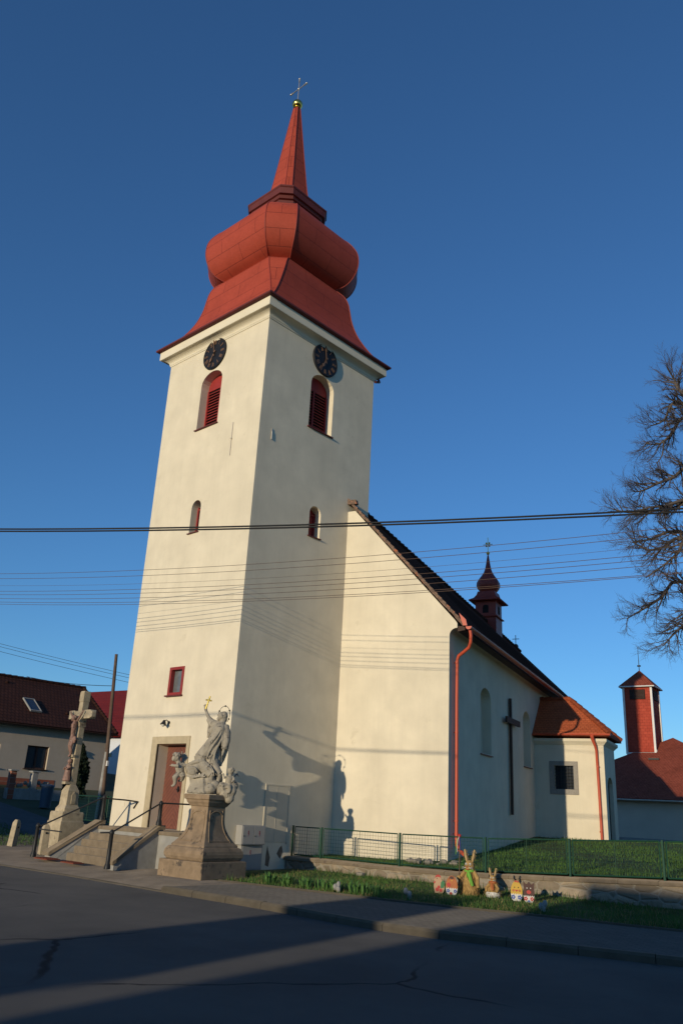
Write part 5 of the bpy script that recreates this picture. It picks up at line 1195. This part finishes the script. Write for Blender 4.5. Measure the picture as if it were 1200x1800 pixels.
def leafcloud(name, mb_pts, size, mat, parent, seed=1):
    rs = np.random.RandomState(seed); P = np.array(mb_pts); n = len(P); a = rs.randn(n, 3); a /= np.linalg.norm(a, axis=1)[:, None]; b2 = np.cross(a, rs.randn(n, 3)); b2 /= np.linalg.norm(b2, axis=1)[:, None]
    s = size*(.6+.8*rs.rand(n))[:, None]; V = np.stack([P-a*s*.5, P+b2*s*.35, P+a*s*.7, P-b2*s*.35], 1).reshape(-1, 3)
    me = bpy.data.meshes.new(name); me.from_pydata(V.tolist(), [], np.arange(4*n).reshape(-1, 4).tolist()); me.update()
    return obj(name, me, mat, parent)
def conifer(x, y, h, r, label, seed, cat='tree', name='evergreen_stand_in', mat='leaf_dark', n=5200):
    z0 = terr(x, y); T = thing(name, label, cat, (x, y, z0)); rs = np.random.RandomState(seed); pts = []
    while len(pts) < n:
        k = rs.rand()**.8; a = rs.rand()*6.283; rad = r*min(1, 1.25*math.sqrt(max(0, 1-k))+.03)*(.8+.2*math.sin(a*3+k*9))*(.55+.45*rs.rand()**.4)
        pts.append((x+rad*math.cos(a), y+rad*math.sin(a), z0+.1+k*h+rs.randn()*.05))
    leafcloud('crown', pts, .16, mat, T, seed); b = MB(); b.tube([(x, y, z0-.1), (x, y, z0+h*.8)], [r*.16, .03], 8); obj('trunk', b, 'bark', T); return T
conifer(-21.2, 8.05, 2.5, .62, 'dark rounded evergreen standing in for a shadow-like dark shape right behind the crucifix', 11)  # leafy crown put where the dark shape seems a cast shadow
conifer(-20.6, 2.2, 1.3, .95, 'dark low bush at the left edge in front of the beige house', 12, 'bush', 'garden_bush', n=3000)
conifer(4.55, 4.75, .42, .30, 'small leafy shrub at the foot of the shaded nave wall', 13, 'bush', 'garden_bush', 'leaf', 420)
# second house, bright red roof
P2 = Vector((-38.0, 17.4, 0))
H2 = thing('village_house', 'house with a bright red roof and pale wall between the pole and the church tower', 'house', P2)
def h2(x, y, z): return P2+Vector((math.cos(R(8))*x-math.sin(R(8))*y, math.sin(R(8))*x+math.cos(R(8))*y, z))
b = MB(); b.loft([[h2(x, y, z) for x, y in ((-9, 0), (9, 0), (9, 8), (-9, 8))] for z in (.5, 5.9)]); obj('wall', b, 'white_wall', H2)
b = MB(); b.slab(h2(-9.5, -.5, 5.7), h2(9.5, -.5, 5.7), h2(9.5, 4, 9.6), h2(-9.5, 4, 9.6), .14); b.slab(h2(9.5, 8.5, 5.7), h2(-9.5, 8.5, 5.7), h2(-9.5, 4, 9.6), h2(9.5, 4, 9.6), .14); obj('roof', b, 'tile_red', H2, recalc=False)
b = MB(); b.box(3.2, 3.5, -.02, .02, 3.6, 3.9, h2); b.box(3.9, 4.2, -.02, .02, 4.3, 4.55, h2); obj('vent_window', b, 'glass', H2)
# timber pole and its wires
pp = Vector((-15.3, 6.05, terr(-15.3, 6.05)))
TP = thing('utility_pole', 'weathered timber utility pole between the red roofed house and the church tower', 'pole', pp)
pt = Vector((-15.57, 5.79, 7.95))
b = MB(); b.tube([pp+Vector((0, 0, -.3)), pp.lerp(pt, .4), pt], [.10, .09, .07], 10); obj('pole_shaft', b, 'pole', TP)
b = MB(); b.tube([pp+Vector((-.16, -.14, -.1)), pp+Vector((-.12, -.12, 2.9))], .09, 8); obj('pole_foot', b, 'conc', TP)
b = MB(); b.box(pp.x+.03, pp.x+.13, pp.y-.17, pp.y-.09, pp.z+2.3, pp.z+2.52); obj('number_plate', b, 'trim_w', TP)
def span(name, P, Q, sag, r, label, group):
    P, Q = Vector(P), Vector(Q); pts = [P.lerp(Q, i/24)-Vector((0, 0, 4*sag*(i/24)*(1-i/24))) for i in range(25)]
    b = MB(); b.tube(pts, r, 5); tag(obj(name, b, 'cable'), label, 'wire', group)

for i, (za, zb, lb) in enumerate(((9.444, 8.05, 'upper of three distant wires over the brown roof left of the tower'), (9.297, 7.88, 'middle of three distant wires over the brown roof left of the tower'), (9.03, 7.64, 'lowest of three distant wires over the brown roof left of the tower'))):
    span('power_line', (-31.0, -.15, za+1.3), (-20.0, 11.6, zb-.28), .15, .010, lb, 'distant wires left of the tower')
span('service_wire', (-27.5, 7.6, 7.95), tuple(pp.lerp(pt, .80)), .12, .014, 'single dark service wire running from the brown roof to the timber pole', 'distant wires left of the tower')

# ------------------------------------------------------------------ fire station with a red tower
FS_ = thing('fire_station', 'low pale building with red tiled hip roof and a red clad tower behind the sacristy', 'building', (-5.2, 45.6, .4))
ca8, sa8 = math.cos(R(8)), math.sin(R(8))
def fp(x, y, z): return Vector((-5.2+ca8*x-sa8*y, 45.6+sa8*x+ca8*y, z))
b = MB(); b.loft([[fp(x, y, z) for x, y in ((-8, -7.1), (14, -7.1), (14, 7.1), (-8, 7.1))] for z in (-.5, 3.25)]); obj('wall', b, 'lightwall', FS_)
b = MB(); E_ = [fp(-8.5, -7.6, 3.3), fp(8.5, -7.6, 3.3), fp(8.5, 7.6, 3.3), fp(-8.5, 7.6, 3.3)]; ap = fp(.0, 0, 7.75)
def tri(mb, P, Q, A_):
    L = (Q-P).length; m = (P+Q)/2; h = (A_-m).length; mb.add([P, Q, A_], [(0, 1, 2)], [[(0, 0), (L, 0), (L/2, h)]])
for i in range(4): tri(b, E_[i], E_[(i+1) % 4], ap)
for x0, x1 in ((8.5, 14.5),): b.slab(fp(6, -7.6, 3.28), fp(14.5, -7.6, 3.28), fp(14.5, 0, 6.2), fp(3, 0, 6.2), .1)
b.add([p-Vector((0, 0, .12)) for p in E_], [(3, 2, 1, 0)]); b.add([x for p in E_+[E_[0]] for x in (p, p-Vector((0, 0, .12)))], [(2*i, 2*i+1, 2*i+3, 2*i+2) for i in range(4)])
fr_ = obj('roof', b, 'tile_old', FS_, recalc=False)
gutter(tuple(fp(-8.5, -7.68, 3.25)), tuple(fp(14.5, -7.68, 3.25)), .09, 'gutter', parent=FS_).data.materials[0] = M['trim_w']
tx, ty = -1.75, -1.0
def tp(x, y, z): return fp(tx+x, ty+y, z)
b = MB(); hw = .98
for i, (p, q) in enumerate((((-hw, -hw), (hw, -hw)), ((hw, -hw), (hw, hw)), ((hw, hw), (-hw, hw)), ((-hw, hw), (-hw, -hw)))): b.quad(tp(*p, 6.0), tp(*q, 6.0), tp(*q, 11.25), tp(*p, 11.25))
tt_ = obj('hose_tower', b, 'redtower', FS_, recalc=False)
b = MB()
for x, y in ((-hw, -hw), (hw, -hw), (hw, hw), (-hw, hw)): b.box(x-.07, x+.07, y-.07, y+.07, 6.45, 11.2, tp)
b.box(-hw-.03, hw+.03, -hw-.09, -hw+.05, 6.40, 6.55, tp); b.box(hw-.05, hw+.09, -hw, hw, 6.6, 6.75, tp)
obj('corner_trim', b, 'trim_w', tt_)
b = MB(); TE = [tp(x, y, 11.22) for x, y in ((-1.22, -1.22), (1.22, -1.22), (1.22, 1.22), (-1.22, 1.22))]; ta = tp(0, 0, 12.5)
for i in range(4): tri(b, TE[i], TE[(i+1) % 4], ta)
b.add([p-Vector((0, 0, .10)) for p in TE], [(3, 2, 1, 0)]); b.add([x for p in TE+[TE[0]] for x in (p, p-Vector((0, 0, .10)))], [(2*i, 2*i+1, 2*i+3, 2*i+2) for i in range(4)])
obj('tower_roof', b, 'tile_old', tt_, recalc=False)
b = MB()
for i in range(4): b.tube([TE[i]+Vector((0, 0, -.07)), TE[(i+1) % 4]+Vector((0, 0, -.07))], .05, 6)
obj('eave_trim', b, 'trim_w', tt_)
for rot_ in (0, 1):
    b = MB()
    def lv(x, o, z): return tp(x, -hw-o, z) if rot_ == 0 else tp(hw+o, x, z)
    b.loft([[lv(x, o, z) for x, z in ((-.55, 10.25), (.55, 10.25), (.55, 10.95), (-.55, 10.95))] for o in (.005, .03)]); lo_ = obj('vent', b, 'louvre_dark', tt_)
    b = MB()
    for i in range(7): b.loft([[lv(x, o, z) for o, z in ((.03, 10.35+.09*i), (.07, 10.29+.09*i), (.07, 10.31+.09*i), (.03, 10.37+.09*i))] for x in (-.52, .52)])
    obj('vent_slats', b, 'wood_dark', lo_)
b = MB(); b.tube([ta-Vector((0, 0, .1)), ta+Vector((0, 0, 1.75))], [.03, .012], 6); b.tube([ta+Vector((0, 0, .28)), ta+Vector((0, 0, .36))], .14, 8); obj('lightning_rod', b, 'iron', tt_)
b = MB(); b.box(-1.0, -.3, -3.2, -3.1, 5.98, 6.10, fp); obj('roof_vent', b, 'iron', fr_)
b = MB(); b.box(-8.02, 14.02, -7.13, -7.11, -.4, .95, fp); obj('plinth', b, 'conc', FS_)

# ------------------------------------------------------------------ bare tree on the right
TB = Vector((11.78, 6.22, yard(11.7, 6.15)-.1)); TX, TYv = Vector((.729, .684, 0)), Vector((-.684, .729, 0))
TRE = thing('bare_tree', 'large leafless tree with a mesh of fine twigs at the right edge', 'tree', TB)
def tl(x, d, z): return TB+TX*x+TYv*d+Vector((0, 0, z-.2))
rt_ = random.Random(21)
tr = MB(); bb = MB(); tw_ = [MB() for _ in range(1)][0]
tr.tube([tl(.25, 0, -.2), tl(.22, 0, .5), tl(.15, 0, 2.5), tl(.1, .1, 5), tl(.0, .15, 7.5), tl(-.1, .2, 9.6), tl(-.30, .15, 11.0), tl(-.5, .1, 12.2)], [.55, .44, .38, .33, .27, .2, .12, .05], 14)
nseg = [0]
def grow(p, d, L, r, lvl):
    # a twig chain that forks
    n = 4 if lvl < 3 else 3; pts = [p]; rad = [r]; q = Vector(p); dd = Vector(d)
    for i in range(n):
        dd = (dd+Vector((rt_.gauss(0, .11), rt_.gauss(0, .11), rt_.gauss(.0, .10)+(.03 if lvl > 1 else 0)))).normalized(); q = q+dd*(L/n); pts.append(q.copy()); rad.append(r*(1-.62*(i+1)/n))
    (bb if lvl < 2 else tw_).tube(pts, rad, 6 if lvl < 2 else 3, cap=False); nseg[0] += 1
    if lvl >= 3 or L < .10: return
    k = {0: 6, 1: 6, 2: 6}[lvl]
    for j in range(k):
        t = .22+.78*(j+rt_.random()*.8)/k; i = min(n-1, int(t*n)); f_ = t*n-i; b0 = pts[i].lerp(pts[min(n, i+1)], min(1, f_))
        ax = Vector((rt_.gauss(0, 1), rt_.gauss(0, 1), rt_.gauss(0, 1))).normalized(); base = (pts[min(n, i+1)]-pts[i]).normalized()
        nd = (base*.85+ax.cross(base).normalized()*rt_.uniform(.40, .80)+Vector((0, 0, .06))).normalized()
        grow(b0, nd, L*rt_.uniform(.42, .62), max(.0024, r*(.48-.18*t)), lvl+1)
LIMBS = [
 [(-.45, .1, 11.7), (-.88, 0, 12.14), (-1.22, -.1, 12.02), (-1.5, -.2, 11.48), (-1.89, -.2, 11.28)], [(-.5, .1, 12.1), (-.91, .1, 12.67), (-.95, .15, 12.94), (-1.11, .2, 13.36)],
 [(-.15, .2, 11.4), (-.75, .3, 11.84), (-1.09, .35, 11.35), (-1.44, .4, 11.05), (-1.81, .4, 11.05)], [(-1.3, .4, 11.15), (-1.43, .3, 10.67), (-1.59, .3, 10.41)],
 [(.0, .15, 9.4), (-.91, -.2, 10.11), (-1.41, -.3, 9.78), (-1.93, -.4, 9.51), (-2.31, -.4, 9.3), (-2.55, -.4, 9.25)], [(.0, .15, 8.6), (-.98, .5, 9.37), (-1.5, .7, 9.2), (-2.27, .8, 9.13), (-2.66, .8, 9.2)],
 [(.0, .15, 8.2), (-1.01, -.5, 9.04), (-1.85, -.7, 8.8), (-2.31, -.8, 8.68), (-2.75, -.8, 8.55)], [(.05, .1, 7.2), (-1.09, .2, 8.23), (-1.6, .3, 8.02), (-2.01, .4, 7.95), (-2.38, .4, 8.16)],
 [(.05, .1, 6.9), (-1.09, -.3, 8.14), (-1.55, -.4, 7.65), (-1.92, -.5, 7.32), (-2.45, -.5, 6.92)], [(.08, .1, 6.0), (-1.19, .4, 7.13), (-1.71, .5, 6.7), (-2.12, .6, 6.42), (-2.6, .6, 6.12)],
 [(.08, .1, 5.6), (-1.25, -.2, 6.46), (-1.46, -.3, 6.1), (-1.53, -.3, 5.84), (-1.85, -.3, 5.53), (-2.05, -.3, 5.3)], [(-1.65, .5, 6.75), (-1.85, .5, 6.3)],
 [(0, .15, 7.8), (-.9, .9, 8.7), (-1.6, 1.1, 8.5), (-2.1, 1.2, 8.4)],
 [(0, .2, 10.6), (-.1, .9, 11.8), (.1, 1.6, 12.6), (.2, 2.1, 13.0)], [(.05, .1, 7.0), (.2, 1.2, 8.2), (.1, 2.2, 8.9), (.2, 2.9, 9.4)], [(-.45, .1, 11.9), (-.2, -.2, 12.6), (.1, -.3, 13.2), (.4, -.3, 13.7)], [(.08, .1, 6.2), (1.0, .6, 6.9), (1.9, .9, 7.3), (2.7, 1.0, 7.5)], [(0, .2, 9.0), (.8, -.2, 9.7), (1.7, -.5, 10.0), (2.5, -.7, 10.1)], [(0, .2, 8.5), (.9, .3, 9.6), (1.8, .2, 10.6), (2.6, .1, 11.4)], [(0, .2, 9.5), (.6, -.4, 10.8), (1.1, -.9, 12)], [(.1, .1, 6.5), (1.2, -.3, 7.4), (2.4, -.6, 8.2)], [(.0, .2, 10.5), (.4, .8, 11.8), (.6, 1.2, 13)], [(.1, 0, 5.5), (.3, -1.2, 6.4), (.2, -2.2, 7.4)]]
for li, Lm in enumerate(LIMBS):
    P = [tl(*q) for q in Lm]; P2_ = [Vector(p) for p in spl3(P, 3)]; n = len(P2_)
    r0 = .07 if li not in (3, 11) else .03; rad = [r0*(1-.80*(i/(n-1))**.8) for i in range(n)]; rad[0] = r0*1.15
    bb.tube(P2_, rad, 7)
    for i in range(2, n):
        if Lm[min(len(Lm)-1, i//3)][0] > -.6 and li < 13: kk = 1
        else: kk = 3 if li < 13 else 2
        for _ in range(kk):
            base = (P2_[i]-P2_[i-1]).normalized(); ax = Vector((rt_.gauss(0, 1), rt_.gauss(0, 1), rt_.gauss(0, 1))).normalized()
            nd = (base*.7+ax.cross(base).normalized()*.8+Vector((-.05, 0, .05))).normalized()
            grow(P2_[i-1].lerp(P2_[i], rt_.random()), nd, rt_.uniform(.30, .68), max(.007, rad[i]*.55), 1)
obj('trunk', tr, 'bark', TRE); obj('limbs', bb, 'bark', TRE, recalc=False); tg = obj('twigs', tw_, 'twig', TRE, recalc=False); tg['kind'] = 'stuff'

# ------------------------------------------------------------------ houses across the street, behind the photographer, that shade the road
def across(x0, x1, y, d, ze, zr, label, hip=True):
    T = thing('street_house', label, 'house', ((x0+x1)/2, y, RD), 0, 'houses across the street')
    b = MB(); b.loft([[(x, yy, z) for x, yy in ((x0, y), (x1, y), (x1, y-d), (x0, y-d))] for z in (RD-.3, ze)])
    b._pr([Vector((x0, y, ze-.01)), Vector((x0, y-d/2, zr-.12)), Vector((x0, y-d, ze-.01))], Vector((x1-x0, 0, 0))); obj('wall', b, 'house_wall', T)
    b = MB(); o = .12
    b.slab((x1+o, y+.4, ze-.25), (x0-o, y+.4, ze-.25), (x0-o, y-d/2, zr), (x1+o, y-d/2, zr), .12); b.slab((x0-o, y-d-.4, ze-.25), (x1+o, y-d-.4, ze-.25), (x1+o, y-d/2, zr), (x0-o, y-d/2, zr), .12); obj('roof', b, 'tile_brown', T, recalc=False)
    n = max(1, int((x1-x0)/3.2))
    for i in range(n):
        xm = x0+(i+.5)*(x1-x0)/n; b = MB(); b.box(xm-.5, xm+.5, y+.001, y+.03, 1.0, 2.2); w_ = obj('window', b, 'glass', T); b = MB(); b.box(xm-.58, xm+.58, y+.03, y+.09, .9, 1.0); obj('window_sill', b, 'conc', w_)
# ridge 40 m south of the church front throws its shadow on the road and the right hand lawn; the gaps give the light streaks
across(16.48, 62, -36.5, 7, 4.4, 6.65, 'long low house across the street behind the photographer, right of the narrow gap', False)
across(12.65, 14.42, -36.5, 3, 3.9, 5.6, 'narrow unseen block added behind the photographer to edge the light streak, left of the narrow gap', False)  # added block, sized to bound the light streak across the road
across(-42, -5.2, -36.5, 9, 6.0, 8.6, 'taller house across the street, whose shadow covers the side road', False)
